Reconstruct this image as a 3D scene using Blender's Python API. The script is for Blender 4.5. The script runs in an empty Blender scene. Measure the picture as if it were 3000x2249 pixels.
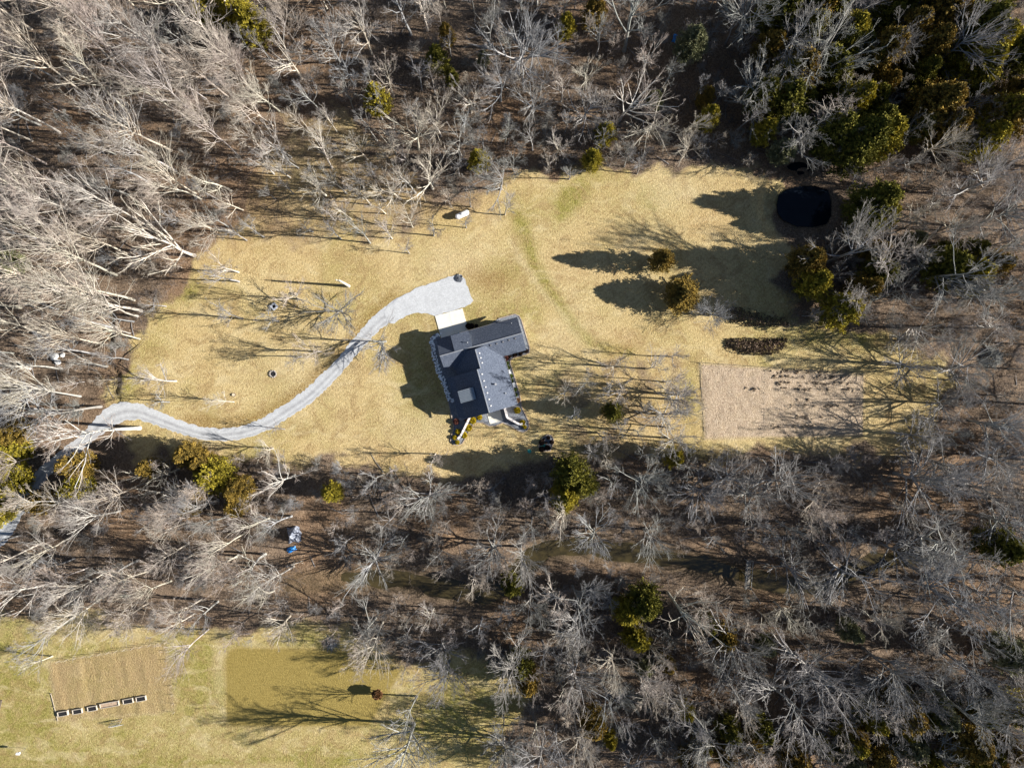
import bpy, math, random
import numpy as np
from mathutils import Vector, Matrix

# ---------------------------------------------------------------- camera, sky, sun, exposure
SC = bpy.context.scene
COL = SC.collection
S, H = 0.059, 122.0                  # metres per photograph pixel on the ground, flying height
CX, CY = 1500.0, 1124.5
SUN_AZ, SUN_EL = math.radians(-3.8), math.radians(25.5)

cam = bpy.data.objects.new('camera', bpy.data.cameras.new('camera'))
COL.objects.link(cam)
cam.location = (0, 0, H)
cam.rotation_euler = (0, 0, 0)
cam.data.sensor_fit = 'HORIZONTAL'
cam.data.angle = 2 * math.atan(1500 * S / H)
cam.data.clip_start = 1.0
cam.data.clip_end = 6000
SC.camera = cam

world = bpy.data.worlds.new('World')
SC.world = world
world.use_nodes = True
wn = world.node_tree
bg = wn.nodes['Background']
sky = wn.nodes.new('ShaderNodeTexSky')
sky.sky_type = 'NISHITA'
sky.sun_disc = False
sky.sun_elevation = SUN_EL
sky.sun_rotation = math.radians(90) - SUN_AZ
sky.air_density = 0.85
sky.dust_density = 0.2
sky.ozone_density = 1.2
wn.links.new(sky.outputs[0], bg.inputs[0])
bg.inputs[1].default_value = 0.05

sl = bpy.data.lights.new('sun', 'SUN')
sl.energy = 5.0
sl.angle = math.radians(0.53)
sl.color = (1.0, 0.965, 0.905)
sun = bpy.data.objects.new('sun', sl)
COL.objects.link(sun)
sd = Vector((-math.cos(SUN_AZ) * math.cos(SUN_EL), -math.sin(SUN_AZ) * math.cos(SUN_EL), -math.sin(SUN_EL)))
sun.rotation_euler = sd.to_track_quat('-Z', 'Y').to_euler()
sun.location = (120, -10, 90)

vs = SC.view_settings
vs.view_transform = 'Standard'
vs.look = 'None'
vs.exposure = 1.3
vs.gamma = 1.0
vs.use_curve_mapping = False
SC.cycles.max_bounces = 6
SC.cycles.diffuse_bounces = 3
SC.cycles.transparent_max_bounces = 4

random.seed(7)
RNG = np.random.default_rng(11)

# ---------------------------------------------------------------- helpers
def P(px, py, z=0.0):
    """photograph pixel of a point that stands z above the ground -> world x, y"""
    k = (H - z) / H
    return ((px - CX) * S * k, (CY - py) * S * k)

def tag(o, label=None, cat=None, group=None, kind=None):
    if label: o['label'] = label
    if cat: o['category'] = cat
    if group: o['group'] = group
    if kind: o['kind'] = kind
    return o

def empty(name, loc=(0, 0, 0), rz=0.0):
    o = bpy.data.objects.new(name, None)
    o.empty_display_size = 0.3
    COL.objects.link(o)
    o.location = loc
    o.rotation_euler = (0, 0, rz)
    return o

def link(name, me, parent=None, loc=None, rz=0.0):
    o = bpy.data.objects.new(name, me)
    COL.objects.link(o)
    if parent is not None: o.parent = parent
    if loc is not None: o.location = loc
    o.rotation_euler = (0, 0, rz)
    return o

def fast_mesh(name, verts, quads=None, tris=None, mat=None, smooth=False):
    me = bpy.data.meshes.new(name)
    verts = np.asarray(verts, np.float32).reshape(-1, 3)
    nq = 0 if quads is None else len(quads)
    nt = 0 if tris is None else len(tris)
    me.vertices.add(len(verts))
    me.vertices.foreach_set('co', verts.ravel())
    me.loops.add(nq * 4 + nt * 3)
    me.polygons.add(nq + nt)
    idx, st = [], []
    if nq:
        idx.append(np.asarray(quads, np.int32).ravel()); st.append(np.arange(nq, dtype=np.int32) * 4)
    if nt:
        idx.append(np.asarray(tris, np.int32).ravel()); st.append(nq * 4 + np.arange(nt, dtype=np.int32) * 3)
    me.loops.foreach_set('vertex_index', np.concatenate(idx))
    me.polygons.foreach_set('loop_start', np.concatenate(st))
    if smooth:
        me.polygons.foreach_set('use_smooth', np.ones(nq + nt, bool))
    me.update(calc_edges=True)
    me.validate()
    if mat is not None: me.materials.append(mat)
    return me

class MB:
    """collects faces and links them as one mesh object"""
    def __init__(s): s.v, s.f = [], []
    def add(s, vs_, fs):
        b = len(s.v); s.v += [tuple(p) for p in vs_]; s.f += [tuple(b + i for i in f) for f in fs]
        return s
    def box(s, x0, x1, y0, y1, z0, z1, T=None):
        p = [(x0, y0, z0), (x1, y0, z0), (x1, y1, z0), (x0, y1, z0), (x0, y0, z1), (x1, y0, z1), (x1, y1, z1), (x0, y1, z1)]
        if T: p = [tuple(T @ Vector(q)) for q in p]
        return s.add(p, [(3, 2, 1, 0), (4, 5, 6, 7), (0, 1, 5, 4), (1, 2, 6, 5), (2, 3, 7, 6), (3, 0, 4, 7)])
    def tube(s, pts, rad, k=6, cap=True):
        pts = [Vector(p) for p in pts]
        if not isinstance(rad, (list, tuple)): rad = [rad] * len(pts)
        rings = []
        for i, p in enumerate(pts):
            d = (pts[min(i + 1, len(pts) - 1)] - pts[max(i - 1, 0)]).normalized()
            a = d.orthogonal().normalized() if abs(d.z) < .9 else d.cross(Vector((1, 0, 0))).normalized()
            b = d.cross(a)
            rings.append([p + (a * math.cos(t) + b * math.sin(t)) * rad[i] for t in [2 * math.pi * j / k for j in range(k)]])
        v = [q for r in rings for q in r]
        f = []
        for i in range(len(pts) - 1):
            for j in range(k):
                j2 = (j + 1) % k
                f.append((i * k + j, i * k + j2, (i + 1) * k + j2, (i + 1) * k + j))
        if cap:
            f.append(tuple(range(k))[::-1]); f.append(tuple((len(pts) - 1) * k + j for j in range(k)))
        return s.add(v, f)
    def blob(s, c, rx, ry, rz, jit=.15, n=6, m=4, flat=True):
        v, f = [], []
        for i in range(m + 1):
            th = math.pi * i / m
            for j in range(n):
                ph = 2 * math.pi * (j + .5 * (i % 2)) / n
                q = 1 + random.uniform(-jit, jit)
                v.append((c[0] + rx * q * math.sin(th) * math.cos(ph), c[1] + ry * q * math.sin(th) * math.sin(ph), c[2] + rz * q * math.cos(th)))
        for i in range(m):
            for j in range(n):
                j2 = (j + 1) % n
                f.append((i * n + j, (i + 1) * n + j, (i + 1) * n + j2, i * n + j2))
        return s.add(v, f)
    def build(s, name, mat, parent=None, smooth=False, loc=None, rz=0.0):
        me = bpy.data.meshes.new(name)
        me.from_pydata(s.v, [], s.f)
        if smooth:
            me.polygons.foreach_set('use_smooth', np.ones(len(s.f), bool))
        me.materials.append(mat)
        me.update()
        return link(name, me, parent, loc, rz)

# ---------------------------------------------------------------- materials
def nodes(name, rough=.85, spec=.2):
    m = bpy.data.materials.new(name)
    m.use_nodes = True
    t = m.node_tree
    b = t.nodes['Principled BSDF']
    b.inputs['Roughness'].default_value = rough
    b.inputs['Specular IOR Level'].default_value = spec
    return m, t, b

class N:
    """tiny node-tree helper"""
    def __init__(s, t): s.t = t
    def pos(s):
        return s.t.nodes.new('ShaderNodeNewGeometry').outputs['Position']
    def obj(s):
        return s.t.nodes.new('ShaderNodeTexCoord').outputs['Object']
    def noise(s, scale, detail=3, rough=.6, vec=None, dist=0.0):
        n = s.t.nodes.new('ShaderNodeTexNoise')
        n.inputs['Scale'].default_value = scale
        n.inputs['Detail'].default_value = detail
        n.inputs['Roughness'].default_value = rough
        n.inputs['Distortion'].default_value = dist
        if vec is not None: s.t.links.new(vec, n.inputs['Vector'])
        return n.outputs['Fac']
    def ramp(s, fac, stops):
        r = s.t.nodes.new('ShaderNodeValToRGB')
        e = r.color_ramp.elements
        while len(e) < len(stops): e.new(.5)
        for el, (p, c) in zip(e, stops):
            el.position = p
            el.color = (*c, 1) if len(c) == 3 else c
        s.t.links.new(fac, r.inputs[0])
        return r.outputs[0]
    def mapr(s, v, a, b, c=0.0, d=1.0):
        n = s.t.nodes.new('ShaderNodeMapRange')
        n.clamp = True
        s.t.links.new(v, n.inputs[0])
        for i, q in enumerate((a, b, c, d)): n.inputs[i + 1].default_value = q
        return n.outputs[0]
    def math(s, op, a, b=None):
        n = s.t.nodes.new('ShaderNodeMath'); n.operation = op
        for i, q in enumerate((a, b)):
            if q is None: continue
            if isinstance(q, (int, float)): n.inputs[i].default_value = q
            else: s.t.links.new(q, n.inputs[i])
        return n.outputs[0]
    def mix(s, fac, a, b, mode='MIX'):
        n = s.t.nodes.new('ShaderNodeMix'); n.data_type = 'RGBA'; n.blend_type = mode
        def put(sock, q):
            if isinstance(q, (int, float)): sock.default_value = q
            elif isinstance(q, tuple): sock.default_value = (*q, 1)
            else: s.t.links.new(q, sock)
        put(n.inputs[0], fac); put(n.inputs[6], a); put(n.inputs[7], b)
        return n.outputs[2]
    def attr(s, name):
        n = s.t.nodes.new('ShaderNodeAttribute'); n.attribute_name = name
        sp = s.t.nodes.new('ShaderNodeSeparateColor')
        s.t.links.new(n.outputs['Color'], sp.inputs[0])
        return sp.outputs[0], sp.outputs[1], sp.outputs[2]
    def scale(s, vec, sx, sy, sz=1.0, rz=0.0):
        m = s.t.nodes.new('ShaderNodeMapping')
        m.inputs['Scale'].default_value = (sx, sy, sz)
        m.inputs['Rotation'].default_value = (0, 0, rz)
        s.t.links.new(vec, m.inputs[0])
        return m.outputs[0]
    def bump(s, height, strength, dist, bsdf):
        b = s.t.nodes.new('ShaderNodeBump')
        b.inputs['Strength'].default_value = strength
        b.inputs['Distance'].default_value = dist
        s.t.links.new(height, b.inputs['Height'])
        s.t.links.new(b.outputs[0], bsdf.inputs['Normal'])
    def rand(s):
        return s.t.nodes.new('ShaderNodeObjectInfo').outputs['Random']

def simple(name, c0, c1, scale=8.0, rough=.85, spec=.2, bump=0.0, metal=0.0, world_space=False, detail=3, vary=0.0):
    m, t, b = nodes(name, rough, spec)
    n = N(t)
    v = n.pos() if world_space else n.obj()
    f = n.noise(scale, detail, .65, v)
    c = n.ramp(f, [(.3, c0), (.7, c1)])
    if vary:
        c = n.mix(n.mapr(n.rand(), 0, 1, 0, vary), c, tuple(x * .45 for x in c0))
    t.links.new(c, b.inputs['Base Color'])
    b.inputs['Metallic'].default_value = metal
    if bump: n.bump(f, .8, bump, b)
    return m

def bark_mat(name, c0, c1, vary=.5):
    m, t, b = nodes(name, .9, .1)
    n = N(t)
    f = n.noise(1.3, 3, .6, n.obj())
    c = n.ramp(f, [(.3, c0), (.7, c1)])
    rnd = n.rand()
    dk = n.mix(n.mapr(rnd, 0, 1, 0, vary), c, tuple(x * .45 for x in c0))
    hue = n.math('FRACT', n.math('MULTIPLY', rnd, 7.31))
    tint = n.ramp(hue, [(.0, (1.05, .98, .90)), (.35, (.98, 1.0, .92)), (.65, (1.0, .95, .93)), (1, (.92, .96, 1.0))])
    t.links.new(n.mix(1.0, dk, tint, 'MULTIPLY'), b.inputs['Base Color'])
    return m

M = {}
M['bark_pale'] = bark_mat('bark_pale', (.41, .37, .32), (.63, .58, .51), .4)
M['bark_grey'] = bark_mat('bark_grey', (.23, .225, .22), (.42, .41, .40), .5)
M['twig_warm'] = bark_mat('twig_warm', (.30, .255, .225), (.46, .405, .36), .45)
M['twig_cool'] = bark_mat('twig_cool', (.20, .19, .185), (.33, .315, .305), .45)
M['bark_lilac'] = bark_mat('bark_lilac', (.37, .32, .29), (.54, .48, .44), .45)
M['bark_white'] = bark_mat('bark_white', (.33, .30, .26), (.70, .66, .59), .1)
M['bark_dark'] = bark_mat('bark_dark', (.10, .075, .055), (.18, .14, .10), .3)
M['brush'] = bark_mat('brush', (.10, .085, .075), (.21, .18, .16), .3)

def leaf_mat(name, stops, sub=.08):
    m, t, b = nodes(name, .8, .15)
    n = N(t)
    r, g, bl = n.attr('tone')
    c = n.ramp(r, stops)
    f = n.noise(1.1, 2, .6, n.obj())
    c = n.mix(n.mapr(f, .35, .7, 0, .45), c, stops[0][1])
    t.links.new(c, b.inputs['Base Color'])
    return m
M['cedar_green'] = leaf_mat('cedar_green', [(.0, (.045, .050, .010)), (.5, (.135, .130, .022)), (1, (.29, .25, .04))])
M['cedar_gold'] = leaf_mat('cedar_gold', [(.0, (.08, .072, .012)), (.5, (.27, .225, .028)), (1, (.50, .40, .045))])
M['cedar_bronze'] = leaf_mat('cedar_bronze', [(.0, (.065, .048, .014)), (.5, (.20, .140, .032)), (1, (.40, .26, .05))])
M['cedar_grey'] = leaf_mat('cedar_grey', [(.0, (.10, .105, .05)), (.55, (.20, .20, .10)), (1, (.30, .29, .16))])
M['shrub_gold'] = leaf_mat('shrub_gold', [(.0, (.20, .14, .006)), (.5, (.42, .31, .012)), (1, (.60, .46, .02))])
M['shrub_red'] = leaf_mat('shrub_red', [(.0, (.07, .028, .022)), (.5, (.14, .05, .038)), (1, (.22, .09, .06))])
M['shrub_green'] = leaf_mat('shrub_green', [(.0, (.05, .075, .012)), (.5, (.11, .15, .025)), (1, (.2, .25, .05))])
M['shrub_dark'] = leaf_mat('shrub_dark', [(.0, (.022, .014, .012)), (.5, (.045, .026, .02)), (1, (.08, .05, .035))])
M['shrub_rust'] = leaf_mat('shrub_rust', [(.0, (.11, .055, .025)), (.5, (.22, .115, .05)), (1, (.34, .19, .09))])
M['thicket'] = leaf_mat('thicket', [(.0, (.07, .05, .036)), (.5, (.18, .125, .088)), (1, (.36, .26, .18))])

# ---------------------------------------------------------------- zones of the ground
def px2w(poly):
    return np.array([P(x, y) for x, y in poly])

def sdist(X, Y, poly):
    """signed distance to a polygon, positive inside (world metres)"""
    p = px2w(poly); q = np.roll(p, -1, 0)
    d = np.full(X.shape, 1e9); ins = np.zeros(X.shape, bool)
    for (ax, ay), (bx, by) in zip(p, q):
        ex, ey = bx - ax, by - ay
        t = np.clip(((X - ax) * ex + (Y - ay) * ey) / (ex * ex + ey * ey + 1e-9), 0, 1)
        d = np.minimum(d, np.hypot(X - ax - t * ex, Y - ay - t * ey))
        c = ((ay > Y) != (by > Y)) & (X < (bx - ax) * (Y - ay) / (by - ay + 1e-12) + ax)
        ins ^= c
    return np.where(ins, d, -d)

def ldist(X, Y, line):
    p = px2w(line)
    d = np.full(X.shape, 1e9)
    for (ax, ay), (bx, by) in zip(p[:-1], p[1:]):
        ex, ey = bx - ax, by - ay
        t = np.clip(((X - ax) * ex + (Y - ay) * ey) / (ex * ex + ey * ey + 1e-9), 0, 1)
        d = np.minimum(d, np.hypot(X - ax - t * ex, Y - ay - t * ey))
    return d

LAWN = [(330, 1225), (338, 1130), (380, 1030), (440, 935), (500, 850), (580, 770), (660, 690), (690, 600), (740, 470), (830, 350), (980, 330),
        (1060, 400), (1170, 480), (1290, 560), (1440, 530), (1560, 500), (1720, 490), (1900, 478), (2080, 480), (2230, 510), (2290, 555), (2270, 650), (2330, 700),
        (2300, 800), (2330, 930), (2560, 970), (2740, 1060), (2760, 1180), (2700, 1300), (2450, 1330), (2150, 1335), (1980, 1330), (1800, 1335), (1640, 1340),
        (1500, 1375), (1300, 1395), (1120, 1375), (900, 1345), (720, 1345), (560, 1340), (420, 1330), (340, 1300)]
LAWN2 = [(-300, 1790), (150, 1808), (430, 1830), (600, 1850), (760, 1850), (900, 1810), (1010, 1850), (1200, 1950), (1390, 1905), (1490, 1945),
         (1570, 2050), (1500, 2130), (1430, 2270), (1400, 2600), (-300, 2600)]
ORCHARD = [(640, 690), (740, 330), (980, 300), (1300, 380), (1520, 470), (1430, 620), (1150, 720), (800, 740)]     # thin leaf litter over grass
GROVE = [(1640, 1080), (1960, 1030), (2010, 1180), (1985, 1330), (1700, 1340), (1640, 1230)]
GARDEN = [(2050, 1065), (2530, 1098), (2527, 1275), (2064, 1285)]
GARDEN2 = [(142, 1942), (488, 1878), (511, 2083), (167, 2112)]
MOWN = [(660, 1925), (672, 1903), (700, 1895), (1010, 1900), (1180, 1960), (1080, 2128), (676, 2128), (662, 2110)]
CREEK = [(860, 1712), (960, 1700), (1100, 1695), (1200, 1700), (1300, 1725), (1420, 1748), (1480, 1722), (1510, 1680), (1555, 1640), (1600, 1608), (1700, 1600),
         (1800, 1614), (1900, 1622), (2000, 1642), (2100, 1666), (2200, 1694), (2300, 1712), (2400, 1722), (2480, 1694), (2560, 1650), (2660, 1630), (2800, 1640)]
CREEK_W = 1.15
DITCH = [(330, 890), (326, 960), (322, 1010), (316, 1060), (345, 1100), (338, 1150), (352, 1185)]
POND = [(2283, 600), (2288, 572), (2310, 557), (2345, 547), (2390, 546), (2425, 558), (2434, 590), (2433, 630), (2420, 652), (2385, 660), (2340, 659), (2302, 642), (2286, 622)]
POND2 = [(2308, 488), (2322, 478), (2345, 474), (2372, 478), (2384, 490), (2372, 504), (2345, 510), (2320, 505)]
DRIVE = [(-60, 1640), (14, 1558), (54, 1490), (96, 1424), (135, 1378), (201, 1324), (258, 1278), (300, 1240), (345, 1210), (400, 1205), (452, 1222), (520, 1248),
         (590, 1268), (656, 1272), (720, 1264), (780, 1240), (845, 1200), (905, 1158), (960, 1106), (1017, 1044), (1062, 990), (1105, 945), (1150, 910), (1180, 895)]
DRIVE_W = [44, 44, 42, 40, 38, 38, 40, 56, 62, 52, 44, 40, 38, 39, 40, 42, 42, 43, 42, 40, 40, 44, 52, 56]
PAD = [(1123, 913), (1145, 891), (1168, 873), (1227, 841), (1258, 831), (1304, 814), (1351, 803), (1362, 817), (1385, 882), (1380, 891), (1351, 903.5),
       (1275, 925), (1263, 921), (1245, 918), (1215, 916), (1190, 925), (1157, 947), (1135, 945)]
BED = [(1430, 952), (1461, 933), (1509, 920), (1521, 925), (1528, 938), (1536, 965), (1552, 1018), (1551, 1031), (1543, 1038), (1505, 1048), (1495, 1055), (1495, 1064),
       (1505, 1094), (1522, 1152), (1529, 1194), (1540, 1216), (1549, 1234), (1550, 1250), (1544, 1261), (1534, 1266), (1522, 1263), (1493, 1247), (1473, 1238), (1452, 1247),
       (1434, 1248), (1424, 1243), (1414, 1238), (1397, 1237), (1385, 1245), (1374, 1263), (1363, 1284), (1354, 1299), (1341, 1304), (1330, 1302), (1320, 1292), (1320, 1281),
       (1328, 1261), (1329, 1245), (1322, 1216), (1313, 1174), (1300, 1130), (1290, 1104), (1277, 1081), (1268, 1044), (1260, 1008), (1261, 992), (1270, 980), (1284, 974),
       (1292, 996), (1374, 972)]
ISLAND = [(1605, 1272), (1616, 1275), (1622, 1286), (1622, 1297), (1617, 1308), (1612, 1320), (1594, 1322), (1582, 1319), (1578, 1308), (1581, 1295), (1591, 1281)]

def smooth(a, b, x):
    t = np.clip((x - a) / (b - a), 0, 1)
    return t * t * (3 - 2 * t)

def vnoise(X, Y, s, seed):
    """cheap value noise on arrays"""
    r = np.random.default_rng(seed).random((256, 256))
    x, y = X * s + 1000, Y * s + 1000
    xi, yi = np.floor(x).astype(int), np.floor(y).astype(int)
    fx, fy = x - xi, y - yi
    fx, fy = fx * fx * (3 - 2 * fx), fy * fy * (3 - 2 * fy)
    g = lambda i, j: r[i % 256, j % 256]
    return (g(xi, yi) * (1 - fx) + g(xi + 1, yi) * fx) * (1 - fy) + (g(xi, yi + 1) * (1 - fx) + g(xi + 1, yi + 1) * fx) * fy

def blob_at(X, Y, px, py, rx, ry, rot=0.0):
    x0, y0 = P(px, py); c, s_ = math.cos(rot), math.sin(rot)
    dx, dy = X - x0, Y - y0
    a, b = (dx * c + dy * s_) / (rx * S), (-dx * s_ + dy * c) / (ry * S)
    return np.exp(-(a * a + b * b))

def height(X, Y):
    X, Y = np.asarray(X, float), np.asarray(Y, float)
    d = ldist(X, Y, CREEK) + (vnoise(X, Y, .35, 3) - .5) * 1.2
    h = -.75 * (1 - smooth(CREEK_W * .75, CREEK_W * 1.9, d)) * smooth(-36, -24, X)
    d = ldist(X, Y, DITCH) + (vnoise(X, Y, .7, 5) - .5) * .5
    h = h - .5 * (1 - smooth(.15, .75, d))
    d = sdist(X, Y, POND); h = h - 1.0 * smooth(-1.6, .5, d) + .55 * np.exp(-((d + 2.9) / .75) ** 2) * smooth(55, 47, X)
    d = sdist(X, Y, POND2); h = h - .7 * smooth(-1.0, .4, d)
    wood = smooth(2, -3, np.maximum(sdist(X, Y, LAWN), sdist(X, Y, LAWN2)))
    wood = wood * smooth(4, 6, ldist(X, Y, DRIVE))
    h = h + wood * ((vnoise(X, Y, .45, 8) - .5) * .35 + (vnoise(X, Y, 1.1, 9) - .5) * .16)
    g = smooth(-.2, .15, sdist(X, Y, GARDEN))
    h = h + g * (.16 + (vnoise(X, Y, 1.0, 21) - .5) * .16 + (vnoise(X, Y, 2.1, 22) - .5) * .16)
    g = smooth(-.2, .15, sdist(X, Y, GARDEN2))
    h = h + g * (vnoise(X * 1.9 + Y * .33, Y * .18, 1.0, 23) - .5) * .22
    return h


# --- the ground: one sheet, fine under the picture and coarse out to the horizon
def axis(lo, hi, step):
    a = np.arange(lo, hi + step * .5, step)
    far = np.array([6, 20, 60, 180, 500, 1400, 3000.])
    return np.concatenate([(lo - far)[::-1], a, hi + far])
gx, gy = axis(-100, 104, .48), axis(-78, 78, .48)
GX, GY = np.meshgrid(gx, gy, indexing='ij')
gz = height(GX, GY)
nx, ny = GX.shape
def hz(x, y):
    """height of the ground sheet at a point"""
    i = min(max(int(np.searchsorted(gx, x)) - 1, 0), nx - 2); j = min(max(int(np.searchsorted(gy, y)) - 1, 0), ny - 2)
    fx, fy = (x - gx[i]) / (gx[i + 1] - gx[i]), (y - gy[j]) / (gy[j + 1] - gy[j])
    return float((gz[i, j] * (1 - fx) + gz[i + 1, j] * fx) * (1 - fy) + (gz[i, j + 1] * (1 - fx) + gz[i + 1, j + 1] * fx) * fy)
ii = np.arange(nx * ny).reshape(nx, ny)
quads = np.stack([ii[:-1, :-1], ii[1:, :-1], ii[1:, 1:], ii[:-1, 1:]], -1).reshape(-1, 4)

wob = (vnoise(GX, GY, .28, 31) - .5) * 5 + (vnoise(GX, GY, .9, 32) - .5) * 2
d1, d2 = sdist(GX, GY, LAWN), sdist(GX, GY, LAWN2)
lawn = np.maximum(smooth(-2.2, 2.2, d1 + wob), smooth(-2.2, 1.6, d2 + wob * .6))
orch = smooth(-2, 4, sdist(GX, GY, ORCHARD) + wob) * (.45 + .5 * vnoise(GX, GY, .22, 33))
lawn = lawn * (1 - .75 * orch)
lawn = lawn * (1 - .55 * smooth(-2, 3, sdist(GX, GY, GROVE) + wob) * smooth(.3, .7, vnoise(GX, GY, .35, 34)))
green = .08 + .38 * smooth(.55, .85, vnoise(GX, GY, .07, 41)) + .25 * smooth(.5, .9, vnoise(GX, GY, .25, 42))
green = green + .7 * (blob_at(GX, GY, 1690, 560, 40, 90, -.7) + blob_at(GX, GY, 1660, 600, 25, 60, -.5)) + .5 * blob_at(GX, GY, 1540, 620, 60, 70)
green = green + .9 * blob_at(GX, GY, 365, 1120, 45, 60) + .8 * blob_at(GX, GY, 540, 850, 50, 45) + .5 * blob_at(GX, GY, 440, 1020, 50, 70, -.8)
green = green + .6 * blob_at(GX, GY, 2022, 1150, 22, 120) + .35 * blob_at(GX, GY, 2400, 990, 220, 40) + .35 * blob_at(GX, GY, 1870, 590, 160, 60)
green = green + .85 * np.exp(-(ldist(GX, GY, [(1520, 640), (1560, 760), (1620, 860), (1680, 950), (1740, 1010), (1840, 1030)]) / 1.1) ** 2)
green = green + .30 * blob_at(GX, GY, 1620, 1290, 90, 60) + .3 * blob_at(GX, GY, 1220, 1120, 60, 120)
low = smooth(-3, 6, d2)
green = green + low * (.42 + .40 * smooth(.35, .75, vnoise(GX, GY, .12, 43)))
green = green + low * (.5 * blob_at(GX, GY, 590, 1990, 40, 90) + .6 * blob_at(GX, GY, 60, 1990, 70, 80) + .9 * blob_at(GX, GY, 850, 2222, 330, 9, .05))
green = green * (1 - .6 * smooth(-.5, .5, sdist(GX, GY, MOWN)))
soil = smooth(-.3, .3, sdist(GX, GY, GARDEN))
g2 = smooth(-.5, .5, sdist(GX, GY, GARDEN2) + (vnoise(GX, GY, .9, 44) - .5) * .6)
soil = np.maximum(soil, g2 * (.72 + .28 * blob_at(GX, GY, 410, 1965, 90, 55) + .5 * blob_at(GX, GY, 175, 2010, 22, 90)))
mown = smooth(-.4, .4, sdist(GX, GY, MOWN))
rust = smooth(.55, .8, vnoise(GX, GY, .09, 51)) * .7 + .6 * blob_at(GX, GY, 330, 1100, 60, 200) + .7 * blob_at(GX, GY, 150, 1250, 120, 60) + .5 * blob_at(GX, GY, 900, 300, 120, 70)
rust = rust + .5 * blob_at(GX, GY, 1500, 330, 200, 60) + .5 * blob_at(GX, GY, 2100, 1600, 120, 50) + .5 * blob_at(GX, GY, 1750, 1680, 160, 40)
mud = np.exp(-(np.maximum(ldist(GX, GY, CREEK) - CREEK_W * 1.1, 0) / 1.0) ** 2) * .9
mud = np.maximum(mud, .5 * smooth(-.7, 0, sdist(GX, GY, POND)))
mud = np.maximum(mud, np.exp(-(ldist(GX, GY, DITCH) / .5) ** 2) * .8)
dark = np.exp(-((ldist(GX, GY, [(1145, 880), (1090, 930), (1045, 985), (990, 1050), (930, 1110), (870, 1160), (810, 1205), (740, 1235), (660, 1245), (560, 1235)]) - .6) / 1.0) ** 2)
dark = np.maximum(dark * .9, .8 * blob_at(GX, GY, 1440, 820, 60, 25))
c1 = np.stack([lawn, np.clip(green, 0, 1), np.clip(soil, 0, 1), np.ones_like(lawn)], -1)
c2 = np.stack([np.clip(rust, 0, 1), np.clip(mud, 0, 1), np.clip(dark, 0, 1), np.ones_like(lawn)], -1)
c3 = np.stack([mown, g2, low, np.ones_like(lawn)], -1)

gm, t, b = nodes('ground_cover', .95, .05)
n = N(t)
v = n.pos()
a1, a2, a3 = n.attr('zone'), n.attr('zone_b'), n.attr('zone_c')
big = n.noise(.09, 3, .6, v)
mid = n.noise(.7, 4, .65, v, .6)
fine = n.noise(4.0, 5, .75, n.scale(v, 1, .8, 1), .6)
tiny = n.noise(7.5, 3, .7, v)
tan = n.ramp(fine, [(.30, (.25, .180, .073)), (.47, (.495, .372, .178)), (.66, (.66, .530, .295))])
tan = n.mix(n.mapr(mid, .40, .72, 0, .6), tan, (.53, .415, .21))
tan = n.mix(n.mapr(big, .38, .62, 0, .40), tan, (.45, .315, .14))
grn = n.ramp(fine, [(.30, (.105, .095, .022)), (.5, (.26, .225, .060)), (.7, (.41, .36, .12))])
gfac = n.math('MULTIPLY', a1[1], n.mapr(mid, .25, .65, .45, 1.15))
grass = n.mix(n.mapr(gfac, .05, 1.0, 0, 1), tan, grn)
olive = n.ramp(n.noise(3.2, 4, .7, n.scale(v, .3, 1.3, 1)), [(.3, (.225, .165, .045)), (.7, (.325, .245, .075))])
patch = n.noise(.33, 5, .7, v, 1.2)
grass = n.mix(n.mapr(patch, .47, .64, 0, .62), grass, n.ramp(fine, [(.3, (.16, .10, .042)), (.6, (.36, .245, .115))]))
grass = n.mix(n.mapr(n.noise(.21, 4, .65, n.scale(v, 1.0, 1.7, 1, .6), .8), .52, .70, 0, .5), grass, (.62, .51, .30))
b1 = n.attr('zone_d')
grass = n.mix(n.math('MULTIPLY', b1[0], n.mapr(mid, .3, .65, .35, .85)), grass, n.ramp(fine, [(.3, (.24, .135, .055)), (.65, (.50, .325, .16))]))
grass = n.mix(n.math('MULTIPLY', b1[1], n.mapr(mid, .3, .65, .4, .9)), grass, n.ramp(fine, [(.3, (.38, .29, .15)), (.65, (.64, .53, .33))]))
wv = t.nodes.new('ShaderNodeTexWave'); wv.bands_direction = 'X'
wv.inputs['Scale'].default_value = .42; wv.inputs['Distortion'].default_value = 4.0; wv.inputs['Detail'].default_value = 2; wv.inputs['Detail Scale'].default_value = .35
t.links.new(n.scale(v, 1, 1, 1, .9), wv.inputs['Vector'])
grass = n.mix(1.0, grass, n.ramp(wv.outputs['Fac'], [(.2, (.955, .955, .945)), (.8, (1.025, 1.025, 1.025))]), 'MULTIPLY')
grass = n.mix(n.math('MULTIPLY', a3[0], .95), grass, olive)
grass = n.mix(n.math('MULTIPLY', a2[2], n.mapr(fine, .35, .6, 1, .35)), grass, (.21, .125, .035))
lit = n.ramp(fine, [(.30, (.05, .036, .026)), (.46, (.165, .118, .082)), (.6, (.31, .225, .155)), (.75, (.48, .365, .26))])
lit = n.mix(n.mapr(mid, .38, .72, 0, .7), lit, n.ramp(fine, [(.3, (.05, .038, .029)), (.7, (.165, .12, .088))]))
lit = n.mix(n.mapr(n.noise(.16, 4, .7, v, .7), .45, .68, 0, .55), lit, n.ramp(fine, [(.3, (.045, .034, .027)), (.7, (.19, .14, .10))]))
lit = n.mix(n.math('MULTIPLY', a2[0], n.mapr(mid, .3, .6, .3, .8)), lit, n.ramp(fine, [(.3, (.12, .064, .033)), (.7, (.40, .25, .14))]))
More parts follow.
